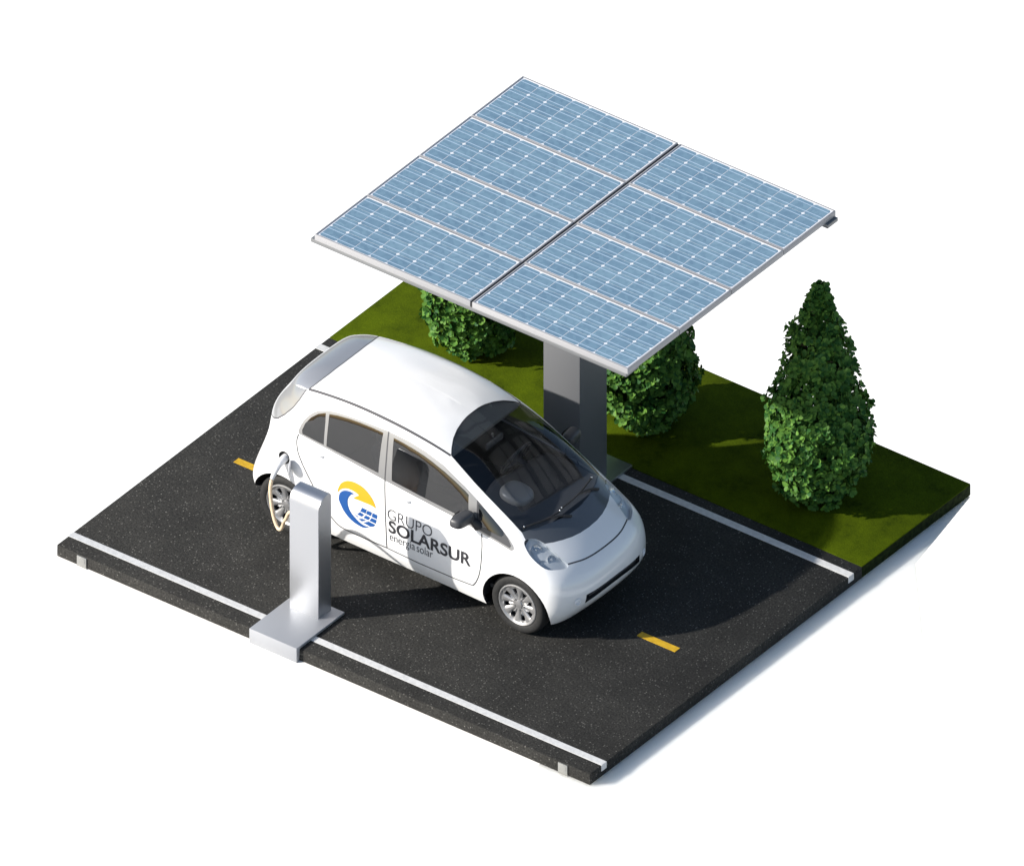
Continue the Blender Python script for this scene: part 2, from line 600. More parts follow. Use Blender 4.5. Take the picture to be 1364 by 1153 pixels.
# ------------------------------------------------------------------ solar canopy
PCX, PCY, PZ = 2.98, 3.462, 2.70
can = empty('solar_canopy', (PCX, PCY, 0))
tag(can, 'square solar canopy of eight blue panels raised over the car on one grey post', 'solar canopy')
PLX, PLY = 3.372, 2.982                  # whole roof
bm = bmesh.new()
box(bm, -.196, .196, -.196, .196, .028, PZ - .115, bev=.006)
finish(bm, 'post', M['post'], can, smooth=30)
bm = bmesh.new()
box(bm, -.285, .285, -.30, .442, .005, .030, bev=.004)
finish(bm, 'foot_plate', M['charger'], can, smooth=30)
bm = bmesh.new()
box(bm, -.36, .36, -.36, .36, PZ - .130, PZ - .105, bev=.004)
finish(bm, 'head_plate', M['rail'], can, smooth=30)
# carrying rails under the frames
for y0, y1, x0, x1 in ((-PLY / 2 + .004, -PLY / 2 + .19, -PLX / 2 - .045, PLX / 2 - .02), (PLY / 2 - .15, PLY / 2 - .002, -PLX / 2 + .02, PLX / 2 + .026),
                       (-.42, -.30, -PLX / 2 + .05, PLX / 2 - .05), (.30, .42, -PLX / 2 + .05, PLX / 2 - .05)):
    bm = bmesh.new()
    box(bm, x0, x1, y0, y1, PZ - .100, PZ - .062, bev=.003)
    finish(bm, 'rail', M['rail'], can, smooth=30)
for x in (-.55, .55):
    bm = bmesh.new()
    box(bm, x - .05, x + .05, -PLY / 2 + .1, PLY / 2 - .1, PZ - .125, PZ - .1005, bev=.003)
    finish(bm, 'beam', M['rail'], can, smooth=30)
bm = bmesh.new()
box(bm, -.0105, .0105, -PLY / 2 + .004, PLY / 2 - .004, PZ - .058, PZ - .012)  # added black filler, stands for shade in the gap between panel columns
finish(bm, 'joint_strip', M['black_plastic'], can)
# one module, built once: frame, backsheet with cells and busbars
MX, MY = (PLX - .022) / 2, (PLY - 3 * .006) / 4
FR, FH = .013, .058
bm = bmesh.new()
def frame_ring(bm):
    o = [(-MX / 2, -MY / 2), (MX / 2, -MY / 2), (MX / 2, MY / 2), (-MX / 2, MY / 2)]
    i = [(-MX / 2 + FR, -MY / 2 + FR), (MX / 2 - FR, -MY / 2 + FR), (MX / 2 - FR, MY / 2 - FR), (-MX / 2 + FR, MY / 2 - FR)]
    V = {}
    for nm, ring in (('o', o), ('i', i)):
        for z in (-FH, 0):
            V[nm, z] = [bm.verts.new((x, y, z)) for x, y in ring]
    for k in range(4):
        j = (k + 1) % 4
        bm.faces.new((V['o', -FH][k], V['o', -FH][j], V['o', 0][j], V['o', 0][k]))
        bm.faces.new((V['o', 0][k], V['o', 0][j], V['i', 0][j], V['i', 0][k]))
        bm.faces.new((V['i', 0][k], V['i', 0][j], V['i', -FH][j], V['i', -FH][k]))
        bm.faces.new((V['i', -FH][k], V['i', -FH][j], V['o', -FH][j], V['o', -FH][k]))
    oe = [e for e in bm.edges if e.verts[0] in V['o', 0] and e.verts[1] in V['o', 0]]
    ve = [e for e in bm.edges if abs(e.verts[0].co.z - e.verts[1].co.z) > .01 and e.verts[0] in V['o', 0] + V['o', -FH]]
    bmesh.ops.bevel(bm, geom=oe + ve, offset=.003, segments=2, profile=.5, affect='EDGES')
frame_ring(bm)
bmesh.ops.recalc_face_normals(bm, faces=bm.faces)
frame_me = bpy.data.meshes.new('panel_frame')
bm.to_mesh(frame_me); bm.free()
frame_me.shade_smooth(); frame_me.set_sharp_from_angle(angle=R(30))
frame_me.materials.append(M['alu'])
bm = bmesh.new()
box(bm, -MX / 2 + FR - .001, MX / 2 - FR + .001, -MY / 2 + FR - .001, MY / 2 - FR + .001, -.035, -.0060)
ex, ey = MX / 2 - FR - .013, MY / 2 - FR - .011
cw, chh = 2 * ex / 9, 2 * ey / 4
for i in range(9):
    for j in range(4):
        x0, x1 = -ex + cw * i + .0030, -ex + cw * (i + 1) - .0030
        y0, y1 = -ey + chh * j + .0012, -ey + chh * (j + 1) - .0012
        c = .0165
        pts = [(x0 + c, y0), (x1 - c, y0), (x1, y0 + c), (x1, y1 - c), (x1 - c, y1), (x0 + c, y1), (x0, y1 - c), (x0, y0 + c)]
        f = bm.faces.new([bm.verts.new((x, y, -.0050)) for x, y in pts])
        f.material_index = 1
    
for j in range(4):
    for q in (.235, .765):
        y = -ey + chh * (j + q)
        f = bm.faces.new([bm.verts.new(p) for p in ((-ex + .004, y - .0050, -.0040), (ex - .004, y - .0050, -.0040), (ex - .004, y + .0050, -.0040), (-ex + .004, y + .0050, -.0040))])
        f.material_index = 2
bmesh.ops.recalc_face_normals(bm, faces=[f for f in bm.faces if f.material_index == 0])
for f in bm.faces:
    if f.material_index and f.normal.z < 0:
        f.normal_flip()
sheet_me = bpy.data.meshes.new('cell_sheet')
bm.to_mesh(sheet_me); bm.free()
for k in ('backsheet', 'cell', 'busbar'):
    sheet_me.materials.append(M[k])
for i in range(2):
    for j in range(4):
        fr = link('solar_panel', frame_me, can)
        fr.location = ((i - .5) * (MX + .022), (j - 1.5) * (MY + .006), PZ)
        link('cell_sheet', sheet_me, fr)

# ------------------------------------------------------------------ clipped conical trees
def make_tree(seed):
    rnd = random.Random(seed)
    H_T = 2.24
    PROF = [(0.05, .24), (.18, .355), (.40, .425), (.62, .45), (.85, .43), (1.10, .385), (1.35, .325), (1.60, .262), (1.82, .20), (2.0, .14), (2.12, .085), (2.22, .03)]
    def rad(z):
        for (z0, r0), (z1, r1) in zip(PROF[:-1], PROF[1:]):
            if z0 <= z <= z1:
                t = (z - z0) / (z1 - z0)
                return r0 + (r1 - r0) * t
        return 0
    # branch lobes push the outline in and out
    lobes = []
    for k in range(150):
        z = rnd.uniform(.08, 2.15)
        lobes.append((rnd.uniform(0, 2 * math.pi), z, rnd.uniform(-.10, .075), rnd.uniform(.06, .13)))
    def surf(a, z):
        r = rad(z)
        d = 0
        for la, lz, amp, w in lobes:
            da = (a - la + math.pi) % (2 * math.pi) - math.pi
            q = ((da * max(r, .15)) ** 2 + (z - lz) ** 2) / (w * w)
            if q < 6:
                d += amp * math.exp(-q)
        return max(r + d, .03)
    root = empty('conical_tree', (0, 0, 0))
    bm = bmesh.new()
    tube(bm, spline([(0, 0, 0), (.008, .004, .3), (-.006, .01, .9), (.004, -.004, 1.6), (0, 0, 2.1)], 4), [.055 - .048 * k / 16 for k in range(17)], 10)
    for k in range(46):
        z = .12 + 1.9 * k / 46
        a = k * 2.4
        r = surf(a, z + .08) * .82
        tube(bm, [(0, 0, z), (r * .5 * math.cos(a), r * .5 * math.sin(a), z + .05), (r * math.cos(a), r * math.sin(a), z + .13)], [.014, .009, .004], 5)
    finish(bm, 'trunk', M['bark'], root, smooth=60)
    verts, faces = [], []
    def leaf(p, n, t, s):
        """a rounded, slightly cupped leaf: p stem end, t direction, n face normal"""
        b = n.cross(t).normalized()
        cup = rnd.uniform(.10, .32)
        base = len(verts)
        # (along, across, lift)
        shape = [(0, 0, 0), (.30, .34, .55), (.74, .46, .9), (1.04, .24, .75), (1.04, -.24, .75), (.74, -.46, .9), (.30, -.34, .55), (.60, 0, .15)]
        for u, v, h in shape:
            q = p + t * (u * s) + b * (v * s) + n * (h * cup * s)
            verts.append(q[:])
        for k in range(7):
            faces.append((base + k, base + (k + 1) % 7, base + 7))
    def sprig(p, out, s):
        up = Vector((0, 0, 1))
        ax = (out + up * rnd.uniform(.1, .7) + Vector((rnd.uniform(-.5, .5), rnd.uniform(-.5, .5), rnd.uniform(-.35, .35)))).normalized()
        side = ax.cross(Vector((rnd.uniform(-1, 1), rnd.uniform(-1, 1), rnd.uniform(-1, 1)))).normalized()
        side2 = ax.cross(side)
        n_l = rnd.choice((4, 5, 5, 6))
        ph = rnd.uniform(0, 6.28)
        for k in range(n_l):
            a = ph + 2 * math.pi * k / n_l + rnd.uniform(-.3, .3)
            rdir = side * math.cos(a) + side2 * math.sin(a)
            t = (rdir * rnd.uniform(.75, 1.0) + ax * rnd.uniform(.15, .6)).normalized()
            n = (ax - t * ax.dot(t)).normalized()
            leaf(p + rdir * .006, n, t, s * rnd.uniform(.8, 1.2))
    tot = 0
    while tot < 3200:
        z = rnd.uniform(.05, H_T - .05)
        if rnd.random() > (rad(z) + .06) / .53:
            continue
        a = rnd.uniform(0, 2 * math.pi)
        r = surf(a, z)
        depth = rnd.random() ** 1.6
        rr = max(r - depth * min(.22, r * .8), 0)
        slope = .25 if z > .6 else -.35
        out = Vector((math.cos(a), math.sin(a), slope)).normalized()
        p = Vector((rr * math.cos(a), rr * math.sin(a), z + rnd.uniform(-.02, .02)))
        if p.z < .035:
            p.z = .035
        sprig(p, out, rnd.uniform(.034, .048))
        tot += 1
    me = bpy.data.meshes.new('crown')
    me.from_pydata(verts, [], faces)
    me.shade_smooth()
    link('crown', me, root, [M['leaf']])
    return root
def copy_tree(o, parent=None):
    c = o.copy()
    COL.objects.link(c)
    if parent:
        c.parent = parent
    for k in list(o.children):
        copy_tree(k, c)
    return c
t0 = make_tree(3)
GT_ = 'conical trees along the lawn'
for i, (x, y, rz, s, lab) in enumerate((
        (1.075, 4.53, 0.4, 1.0, 'conical tree on the sunlit lawn behind the car, its top hidden by the canopy'),
        (2.935, 4.53, 2.1, 1.0, 'leafy green conical tree in shade directly beside the canopy post, mostly hidden by the canopy'),
        (4.800, 4.53, 4.4, 1.0, 'leafy green conical tree standing clear of the canopy, lit only on its lower left'))):
    t = t0 if i == 0 else copy_tree(t0)
    t.location = (x, y, .004)
    t.rotation_euler = (0, 0, rz)
    t.scale = (s, s, s)
    tag(t, lab, 'tree', GT_)

# ------------------------------------------------------------------ the car
CY = 1.995                               # centre line of the car; it faces +x
car = empty('electric_car', (2.75, CY, 0))
tag(car, 'small white rounded electric hatchback with a solar company logo, plugged in beside the charging station', 'car')
CAR0 = Vector((2.75, CY, 0))
# body surface: rows from the sill up to the roof's centre line, columns from tail to nose (x, half width, z)
ROWS = [
[(1.1,0,0.28),(1.11,0.35,0.28),(1.15,0.56,0.27),(1.25,0.655,0.24),(1.46,0.675,0.215),(2,0.68,0.2),(2.6,0.68,0.19),(3.2,0.68,0.185),(3.66,0.685,0.18),(4.05,0.68,0.19),(4.3,0.61,0.195),(4.43,0.34,0.26),(4.46,0,0.28)],
[(1.01,0,0.42),(1.02,0.36,0.42),(1.07,0.6,0.42),(1.19,0.7,0.4),(1.46,0.722,0.38),(2,0.722,0.36),(2.6,0.722,0.35),(3.2,0.722,0.34),(3.66,0.724,0.34),(4.07,0.72,0.34),(4.35,0.64,0.34),(4.49,0.36,0.385),(4.52,0,0.395)],
[(1.04,0,0.63),(1.05,0.36,0.63),(1.11,0.585,0.63),(1.23,0.69,0.63),(1.46,0.718,0.62),(2,0.722,0.6),(2.6,0.724,0.58),(3.2,0.724,0.56),(3.66,0.724,0.56),(4.06,0.72,0.56),(4.34,0.64,0.555),(4.475,0.36,0.56),(4.505,0,0.57)],
[(1.14,0,0.92),(1.15,0.35,0.92),(1.2,0.555,0.92),(1.3,0.65,0.9),(1.48,0.7,0.86),(2,0.71,0.83),(2.6,0.715,0.8),(3.2,0.715,0.76),(3.66,0.71,0.75),(3.99,0.695,0.735),(4.24,0.62,0.72),(4.365,0.35,0.715),(4.395,0,0.72)],
[(1.17,0,1.15),(1.18,0.34,1.15),(1.23,0.52,1.15),(1.33,0.61,1.13),(1.53,0.66,1.11),(2,0.68,1.07),(2.6,0.685,1.02),(3.2,0.685,0.96),(3.62,0.675,0.91),(3.88,0.645,0.9),(4.03,0.56,0.89),(4.15,0.33,0.885),(4.19,0,0.885)],
[(1.27,0,1.33),(1.28,0.32,1.33),(1.33,0.47,1.32),(1.44,0.56,1.3),(1.65,0.605,1.29),(2,0.615,1.29),(2.6,0.615,1.28),(3.1,0.61,1.25),(3.42,0.59,1.2),(3.65,0.555,1.13),(3.79,0.475,1.1),(3.87,0.28,1.09),(3.9,0,1.085)],
[(1.37,0,1.475),(1.38,0.29,1.47),(1.43,0.41,1.46),(1.55,0.48,1.465),(1.8,0.505,1.49),(2.1,0.51,1.515),(2.5,0.51,1.515),(2.85,0.505,1.475),(3.08,0.49,1.424),(3.22,0.46,1.384),(3.33,0.38,1.367),(3.4,0.22,1.371),(3.42,0,1.375)],
[(1.52,0,1.54),(1.53,0.22,1.538),(1.59,0.29,1.54),(1.71,0.32,1.55),(1.93,0.325,1.573),(2.16,0.33,1.585),(2.45,0.33,1.579),(2.7,0.325,1.558),(2.86,0.31,1.533),(2.96,0.28,1.514),(3.03,0.22,1.503),(3.08,0.12,1.504),(3.09,0,1.505)],
[(1.65,0,1.5602),(1.665,0.11,1.561),(1.71,0.145,1.5664),(1.805,0.16,1.5789),(1.965,0.163,1.5948),(2.16,0.165,1.6052),(2.425,0.165,1.6011),(2.625,0.163,1.5861),(2.755,0.155,1.5707),(2.845,0.14,1.5575),(2.91,0.11,1.5471),(2.96,0.06,1.5382),(2.975,0,1.5352)],
[(1.78,0,1.58),(1.8,0,1.582),(1.83,0,1.585),(1.9,0,1.592),(2,0,1.602),(2.16,0,1.61),(2.4,0,1.607),(2.55,0,1.597),(2.65,0,1.588),(2.73,0,1.58),(2.79,0,1.57),(2.84,0,1.562),(2.86,0,1.558)],
]
def _ctrl(P, axis):
    P = np.moveaxis(P, axis, 0)
    n = len(P)
    A = np.zeros((n + 2, n + 2))
    b = np.zeros((n + 2,) + P.shape[1:])
    for i in range(n):
        A[i, i:i + 3] = (1 / 6, 4 / 6, 1 / 6)
        b[i] = P[i]
    A[n, 0:3] = (1, -2, 1)
    A[n + 1, -3:] = (1, -2, 1)
    return np.moveaxis(np.linalg.solve(A, b.reshape(n + 2, -1)).reshape((n + 2,) + P.shape[1:]), 0, axis)
def _basis(u, n):
    i = np.minimum(u.astype(int), n - 2)
    t = u - i
    w = np.stack([(1 - t) ** 3 / 6, (3 * t ** 3 - 6 * t ** 2 + 4) / 6, (-3 * t ** 3 + 3 * t ** 2 + 3 * t + 1) / 6, t ** 3 / 6], 1)
    B = np.zeros((len(u), n + 2))
    for k in range(4):
        B[np.arange(len(u)), i + k] = w[:, k]
    return B
def body_surface(nu, nv):
    P = np.array(ROWS, float)
    ext = lambda c: c * np.array([1, -1, 1])
    P2 = np.concatenate([ext(P[:, 3:0:-1]), P, ext(P[:, -2:-5:-1])], 1)
    Q = np.concatenate([P2, ext(P2[-2:-3:-1])], 0)
    C = _ctrl(_ctrl(Q, 0), 1)
    nr, nc = Q.shape[:2]
    Rn, Cn = P.shape[:2]
    ur = np.linspace(0, Rn - 1, (Rn - 1) * nu + 1)
    uc = np.linspace(3, 3 + Cn - 1, (Cn - 1) * nv + 1)
    S = np.einsum('ai,bj,ijk->abk', _basis(ur, nr), _basis(uc, nc), C)
    S[:, 0, 1] = 0
    S[:, -1, 1] = 0
    S[-1, :, 1] = 0
    return S
# fine copy for normals and for laying things onto the surface
SF_ = body_surface(16, 16)
du = np.gradient(SF_, axis=0)
dv = np.gradient(SF_, axis=1)
NF = np.cross(dv, du)
NF /= np.maximum(np.linalg.norm(NF, axis=2, keepdims=True), 1e-9)
cen = np.array([2.75, 0, .7])
if (np.einsum('abk,abk->ab', NF, SF_ - cen) < 0).mean() > .5:
    NF = -NF
NF[-1] = (0, 0, 1)
_pts, _nrm = SF_.reshape(-1, 3), NF.reshape(-1, 3)
KD = kdtree.KDTree(len(_pts))
for _i, _p in enumerate(_pts):
    KD.insert(_p, _i)
KD.balance()
def surf_normal(p):
    n = Vector((0, 0, 0))
    for co, i, dist in KD.find_n(p, 6):
        n += Vector(_nrm[i]) / (dist + .004)
    if abs(p[1]) < 1e-5:
        n.y = 0
    return n.normalized()
from mathutils.bvhtree import BVHTree
_nr, _nc = SF_.shape[:2]
_fa = [(a * _nc + b, a * _nc + b + 1, (a + 1) * _nc + b + 1, (a + 1) * _nc + b) for a in range(_nr - 1) for b in range(_nc - 1)]
BVH = BVHTree.FromPolygons([Vector(p) for p in _pts], _fa)
def side_y(x, z):
    h = BVH.ray_cast(Vector((x, 2, z)), Vector((0, -1, 0)))
    return h[0].y if h[0] else .72
def top_z(x, y):
    h = BVH.ray_cast(Vector((x, abs(y), 3)), Vector((0, 0, -1)))
    return h[0].z if h[0] else .9
def loc(p, side):
    """car coordinates (x, half width, z) -> car object's own space; side -1 = kerb side with the lettering, +1 = lawn side"""
    return Vector((p[0] - CAR0.x, side * p[1], p[2]))

S0 = body_surface(8, 9)
body = bmesh.new()
_g = [[body.verts.new(p) for p in row] for row in S0]
for a in range(len(_g) - 1):
    for b in range(len(_g[0]) - 1):
        try:
            body.faces.new((_g[a][b], _g[a][b + 1], _g[a + 1][b + 1], _g[a + 1][b]))
        except ValueError:
            pass
bmesh.ops.remove_doubles(body, verts=body.verts, dist=1e-5)
bmesh.ops.recalc_face_normals(body, faces=body.faces)
if sum((f.normal.dot(f.calc_center_median() - Vector(cen))) for f in body.faces) < 0:
    bmesh.ops.reverse_faces(body, faces=body.faces)
body.normal_update()

class Region:
    def __init__(self, pts, d, cond=None):
        self.d = Vector(d).normalized()
        self.e1 = self.d.orthogonal().normalized()
        self.e2 = self.d.cross(self.e1)
        self.P3 = [Vector(p) for p in pts]
        self.P = [self.to2(p) for p in self.P3]
        self.cond = cond
        xs, ys = [p[0] for p in self.P], [p[1] for p in self.P]
        self.bb = (min(xs) - .004, max(xs) + .004, min(ys) - .004, max(ys) + .004)
    def to2(self, p):
        return (p.dot(self.e1), p.dot(self.e2))
    def ok(self, f):
        return f.normal.dot(self.d) < -.03 and (self.cond is None or self.cond(f.calc_center_median()))
    def contains(self, f):
        if not self.ok(f):
            return False
        x, y = self.to2(f.calc_center_median())
        if not (self.bb[0] < x < self.bb[1] and self.bb[2] < y < self.bb[3]):
            return False
        ins = False
        n = len(self.P)
        for i in range(n):
            (x0, y0), (x1, y1) = self.P[i], self.P[i - 1]
            if (y0 > y) != (y1 > y) and x < (x1 - x0) * (y - y0) / (y1 - y0) + x0:
                ins = not ins
        return ins
    def _box(self, f):
        q = [self.to2(v.co) for v in f.verts]
        return min(p[0] for p in q), max(p[0] for p in q), min(p[1] for p in q), max(p[1] for p in q)
    def cut(self, bm):
        cand = set()
        for f in bm.faces:
            if not self.ok(f):
                continue
            b = self._box(f)
            if b[1] > self.bb[0] and b[0] < self.bb[1] and b[3] > self.bb[2] and b[2] < self.bb[3]:
                cand.add(f)
        n = len(self.P3)
        for i in range(n):
            a, c = self.P3[i], self.P3[(i + 1) % n]
            no = (c - a).cross(self.d)
            if no.length < 1e-7:
                continue
            (ax, ay), (cx, cy) = self.P[i], self.P[(i + 1) % n]
            m = .0005
            x0, x1, y0, y1 = min(ax, cx) - m, max(ax, cx) + m, min(ay, cy) - m, max(ay, cy) + m
            sel = []
            for f in cand:
                if not f.is_valid:
                    continue
                b = self._box(f)
                if b[1] >= x0 and b[0] <= x1 and b[3] >= y0 and b[2] <= y1:
                    sel.append(f)
            if not sel:
                continue
            geom = set(sel)
            for f in sel:
                geom.update(f.edges)
                geom.update(f.verts)
            r = bmesh.ops.bisect_plane(bm, geom=list(geom), dist=1e-6, plane_co=a, plane_no=no.normalized())
            cand = {f for f in cand if f.is_valid}
            cand.update(e for e in r['geom'] if isinstance(e, bmesh.types.BMFace))
        bm.normal_update()
def band(pts, w, d):
    """thin strip along a line drawn on the body"""
    d = Vector(d).normalized()
    P = [Vector(p) for p in pts]
    A, B = [], []
    for i, p in enumerate(P):
        t = P[min(i + 1, len(P) - 1)] - P[max(i - 1, 0)]
        n = t.cross(d).normalized() * (w / 2)
        A.append(p + n)
        B.append(p - n)
    return A + B[::-1]
def smooth_line(pts, n=3):
    return [tuple(p) for p in spline(pts, n)]

SIDE, TOP = (0, -1, 0), (0, 0, -1)
OBL = (VIEW.x, -VIEW.y, VIEW.z)
OBL = (VIEW.x, -abs(VIEW.y), VIEW.z)
y_side = lambda c: c.y > .3
SFp = [(1.608,0.668,1.098), (1.598,0.661,1.125), (1.613,0.646,1.179), (1.635,0.629,1.230), (1.670,0.610,1.281), (1.708,0.596,1.320), (1.755,0.584,1.354), (1.851,0.572,1.392), (1.952,0.566,1.410), (2.056,0.564,1.420), (2.263,0.560,1.432), (2.472,0.558,1.436), (2.544,0.557,1.434), (2.712,0.555,1.424), (2.908,0.558,1.393), (3.114,0.568,1.335), (3.346,0.592,1.228), (3.474,0.601,1.157), (3.621,0.614,1.068), (3.760,0.626,0.984), (3.859,0.640,0.918), (3.913,0.652,0.873), (3.925,0.662,0.848), (3.901,0.673,0.832), (3.759,0.679,0.863), (3.616,0.682,0.887), (3.432,0.684,0.920), (3.248,0.687,0.944), (2.934,0.690,0.975), (2.549,0.688,1.012), (2.226,0.684,1.047), (1.911,0.678,1.077)]
GQp = [(1.645,0.666,1.112), (1.637,0.658,1.144), (1.654,0.638,1.208), (1.701,0.614,1.278), (1.765,0.595,1.332), (1.838,0.583,1.366), (1.854,0.613,1.292), (1.881,0.673,1.099)]
GRp = [(1.876,0.582,1.370), (1.960,0.577,1.388), (2.086,0.572,1.403), (2.203,0.571,1.409), (2.327,0.570,1.411), (2.449,0.571,1.408), (2.453,0.611,1.297), (2.462,0.648,1.179), (2.474,0.679,1.056), (2.312,0.679,1.069), (2.153,0.678,1.081), (1.911,0.674,1.097)]
GFp = [(2.562,0.572,1.402), (2.661,0.573,1.394), (2.784,0.575,1.378), (2.891,0.578,1.359), (2.983,0.582,1.336), (3.130,0.589,1.290), (3.244,0.596,1.245), (3.356,0.604,1.194), (3.394,0.609,1.172), (3.441,0.672,0.962), (3.242,0.680,0.980), (2.929,0.682,1.007), (2.619,0.681,1.037), (2.587,0.631,1.231)]
GTp = [(3.502,0.608,1.122), (3.579,0.606,1.088), (3.697,0.619,1.018), (3.784,0.631,0.963), (3.797,0.642,0.940), (3.782,0.655,0.918), (3.697,0.660,0.929), (3.557,0.665,0.952)]
TDp = [(3.478,0.601,1.154), (3.621,0.614,1.066), (3.760,0.626,0.982), (3.845,0.642,0.919), (3.890,0.657,0.871), (3.881,0.668,0.852), (3.755,0.673,0.879), (3.611,0.676,0.903), (3.535,0.678,0.917)]
BLp = [(2.499,0.560,1.436), (2.530,.62,1.20), (2.551,0.688,1.011), (2.571,0.712,0.837), (2.583,0.722,0.650), (2.594,0.726,0.499), (2.599,0.723,0.345)]
FLp = [(3.590,0.685,0.890), (3.607,0.702,0.810), (3.613,0.712,0.739), (3.610,0.722,0.592), (3.593,0.727,0.477), (3.561,0.727,0.393), (3.526,0.723,0.341)]
DBp = [(3.526,0.723,0.341), (3.343,0.721,0.330), (2.941,0.720,0.328), (2.599,0.720,0.345)]
RLp = [(1.608,0.668,1.094), (1.597,0.678,1.046), (1.602,0.687,0.992), (1.622,0.697,0.927), (1.652,0.704,0.873), (1.688,0.710,0.816), (1.740,0.715,0.743), (1.792,0.719,0.671), (1.849,0.722,0.599), (1.914,0.725,0.522), (1.985,0.726,0.440), (2.06,0.725,0.375), (2.15,0.725,0.350), (2.4,0.724,0.345), (2.599,0.722,0.345)]
GUp = [(1.589,0.497,1.460), (1.700,0.500,1.480), (1.824,0.503,1.495), (1.988,0.507,1.510), (2.152,0.510,1.518), (2.317,0.513,1.515), (2.475,0.515,1.509), (2.641,0.515,1.497), (2.802,0.513,1.476), (2.960,0.508,1.446), (3.053,0.503,1.422), (3.118,0.499,1.401)]
WSp = [(3.122,0.498,1.401), (3.216,0.515,1.356), (3.315,0.529,1.307), (3.412,0.540,1.256), (3.545,0.548,1.190), (3.671,0.552,1.126), (3.802,0.555,1.051), (3.885,0.556,0.992), (3.925,0.554,0.970)]
CWp = [(3.975,0.569,0.929), (4.038,0.522,0.904), (4.108,0.464,0.878), (4.150,0.391,0.870), (4.184,0.311,0.864), (4.213,0.217,0.856), (4.230,0.119,0.851), (4.236,0,0.852), (4.236,-.05,0.852)]
GBp = [(3.925,0.554,0.970), (4.000,0.414,0.972), (4.056,0.232,0.965), (4.080,0.09,0.963), (4.084,-0.05,0.965)]
RAp = [(3.122,0.498,1.401), (3.112,0.486,1.410), (3.081,0.439,1.440), (3.039,0.361,1.473), (3.005,0.260,1.499), (2.988,0.162,1.520), (2.981,0.078,1.531), (2.979,-0.05,1.531)]
HSp = [(4.325,0.425,0.732), (4.353,0.350,0.726), (4.381,0.257,0.718), (4.397,0.138,0.714), (4.402,0.0,0.714), (4.402,-0.02,0.714)]
HLp = [(3.977,0.589,0.908), (3.977,0.571,0.922), (3.991,0.548,0.925), (4.034,0.500,0.917), (4.100,0.468,0.882), (4.179,0.452,0.831), (4.258,0.435,0.780), (4.333,0.425,0.722), (4.325,0.484,0.715), (4.268,0.573,0.727), (4.217,0.610,0.742), (4.140,0.626,0.780), (4.057,0.624,0.831), (3.995,0.605,0.885)]
TLp = [(1.568,0.5,1.452), (1.552,0.5,1.411), (1.534,0.5,1.364), (1.488,0.5,1.277), (1.418,0.5,1.192), (1.345,0.5,1.122), (1.27,.5,1.085), (1.20,.5,1.075), (1.08,.5,1.10), (1.08,.5,1.22), (1.20,.5,1.30), (1.30,.5,1.365), (1.378,0.5,1.398), (1.42,0.5,1.418)]
circ = lambda cx, cz, r, n=24, y=.5: [(cx + r * math.cos(2 * math.pi * k / n), y, cz + r * math.sin(2 * math.pi * k / n)) for k in range(n)]
SLp = [(0, -.05, .470), (0, .06, .469), (0, .184, .464), (0, .290, .458), (0, .378, .455), (0, .390, .368), (0, .300, .383), (0, .20, .398), (0, .093, .406), (0, -.05, .408)]
regs = {}
regs['arch_front'] = Region(circ(3.964, .285, .338, 40) , SIDE, lambda c: c.y > .45 and c.z < .7)
regs['arch_rear'] = Region(circ(1.464, .285, .338, 40), SIDE, lambda c: c.y > .45 and c.z < .7)
regs['port'] = Region(circ(1.480, .815, .060, 20), SIDE, y_side)
regs['gap_b'] = Region(band(smooth_line(BLp), .014, SIDE), SIDE, y_side)
regs['gap_f'] = Region(band(smooth_line(FLp), .013, SIDE), SIDE, y_side)
regs['gap_d'] = Region(band(DBp, .012, SIDE), SIDE, y_side)
regs['gap_r'] = Region(band(smooth_line(RLp, 2), .014, SIDE), SIDE, y_side)
regs['gap_roof'] = Region(band(smooth_line(GUp, 2), .018, TOP), TOP, lambda c: c.z > 1.3)
regs['gap_tail'] = Region(band(smooth_line([(1.677, -.02, 1.5), (1.675, .13, 1.5), (1.667, .28, 1.5), (1.656, .345, 1.5), (1.640, .405, 1.5), (1.619, .457, 1.5), (1.589, .497, 1.46)]), .012, TOP), TOP, lambda c: c.z > 1.3)
regs['gap_lamp'] = Region(band(TLp[:8], .012, SIDE), SIDE, lambda c: c.y > .33 and c.x < 1.62)
regs['gap_hood'] = Region(band(smooth_line(HSp), .014, (-.7, 0, -.7)), (-.7, 0, -.7), lambda c: c.x > 4)
regs['window_quarter'] = Region(GQp, SIDE, y_side)
regs['window_rear'] = Region(GRp, SIDE, y_side)
regs['window_front'] = Region(GFp, SIDE, y_side)
regs['window_corner'] = Region(GTp, SIDE, y_side)
regs['corner_trim'] = Region(TDp, SIDE, y_side)
regs['window_frame'] = Region(SFp, SIDE, y_side)
regs['headlight'] = Region(smooth_line(HLp + HLp[:1], 2)[:-1], OBL, lambda c: c.x > 3.8)
regs['taillight'] = Region(TLp, SIDE, lambda c: c.y > .33 and c.x < 1.62)
regs['windshield'] = Region(RAp[::-1] + WSp[1:] + GBp[1:], TOP, lambda c: c.z > .8)
regs['cowl'] = Region(GBp[::-1] + CWp, TOP, lambda c: c.z > .7)
regs['slot'] = Region(SLp, (-1, 0, 0), lambda c: c.x > 4)
regs['hatch_glass'] = Region([(1.677, -.05, 1.5), (1.677, -.02, 1.5), (1.675, .13, 1.5), (1.667, .28, 1.5), (1.656, .345, 1.5), (1.640, .405, 1.5), (1.619, .457, 1.5), (1.589, .497, 1.46), (1.568, .498, 1.452), (1.42, .462, 1.41), (1.378, .452, 1.39), (1.30, .43, 1.36), (1.225, .41, 1.2), (1.205, .30, 1.2), (1.20, -.05, 1.2)], TOP, lambda c: c.z > 1.0 and c.x < 1.7)
for rg in regs.values():
    rg.cut(body)
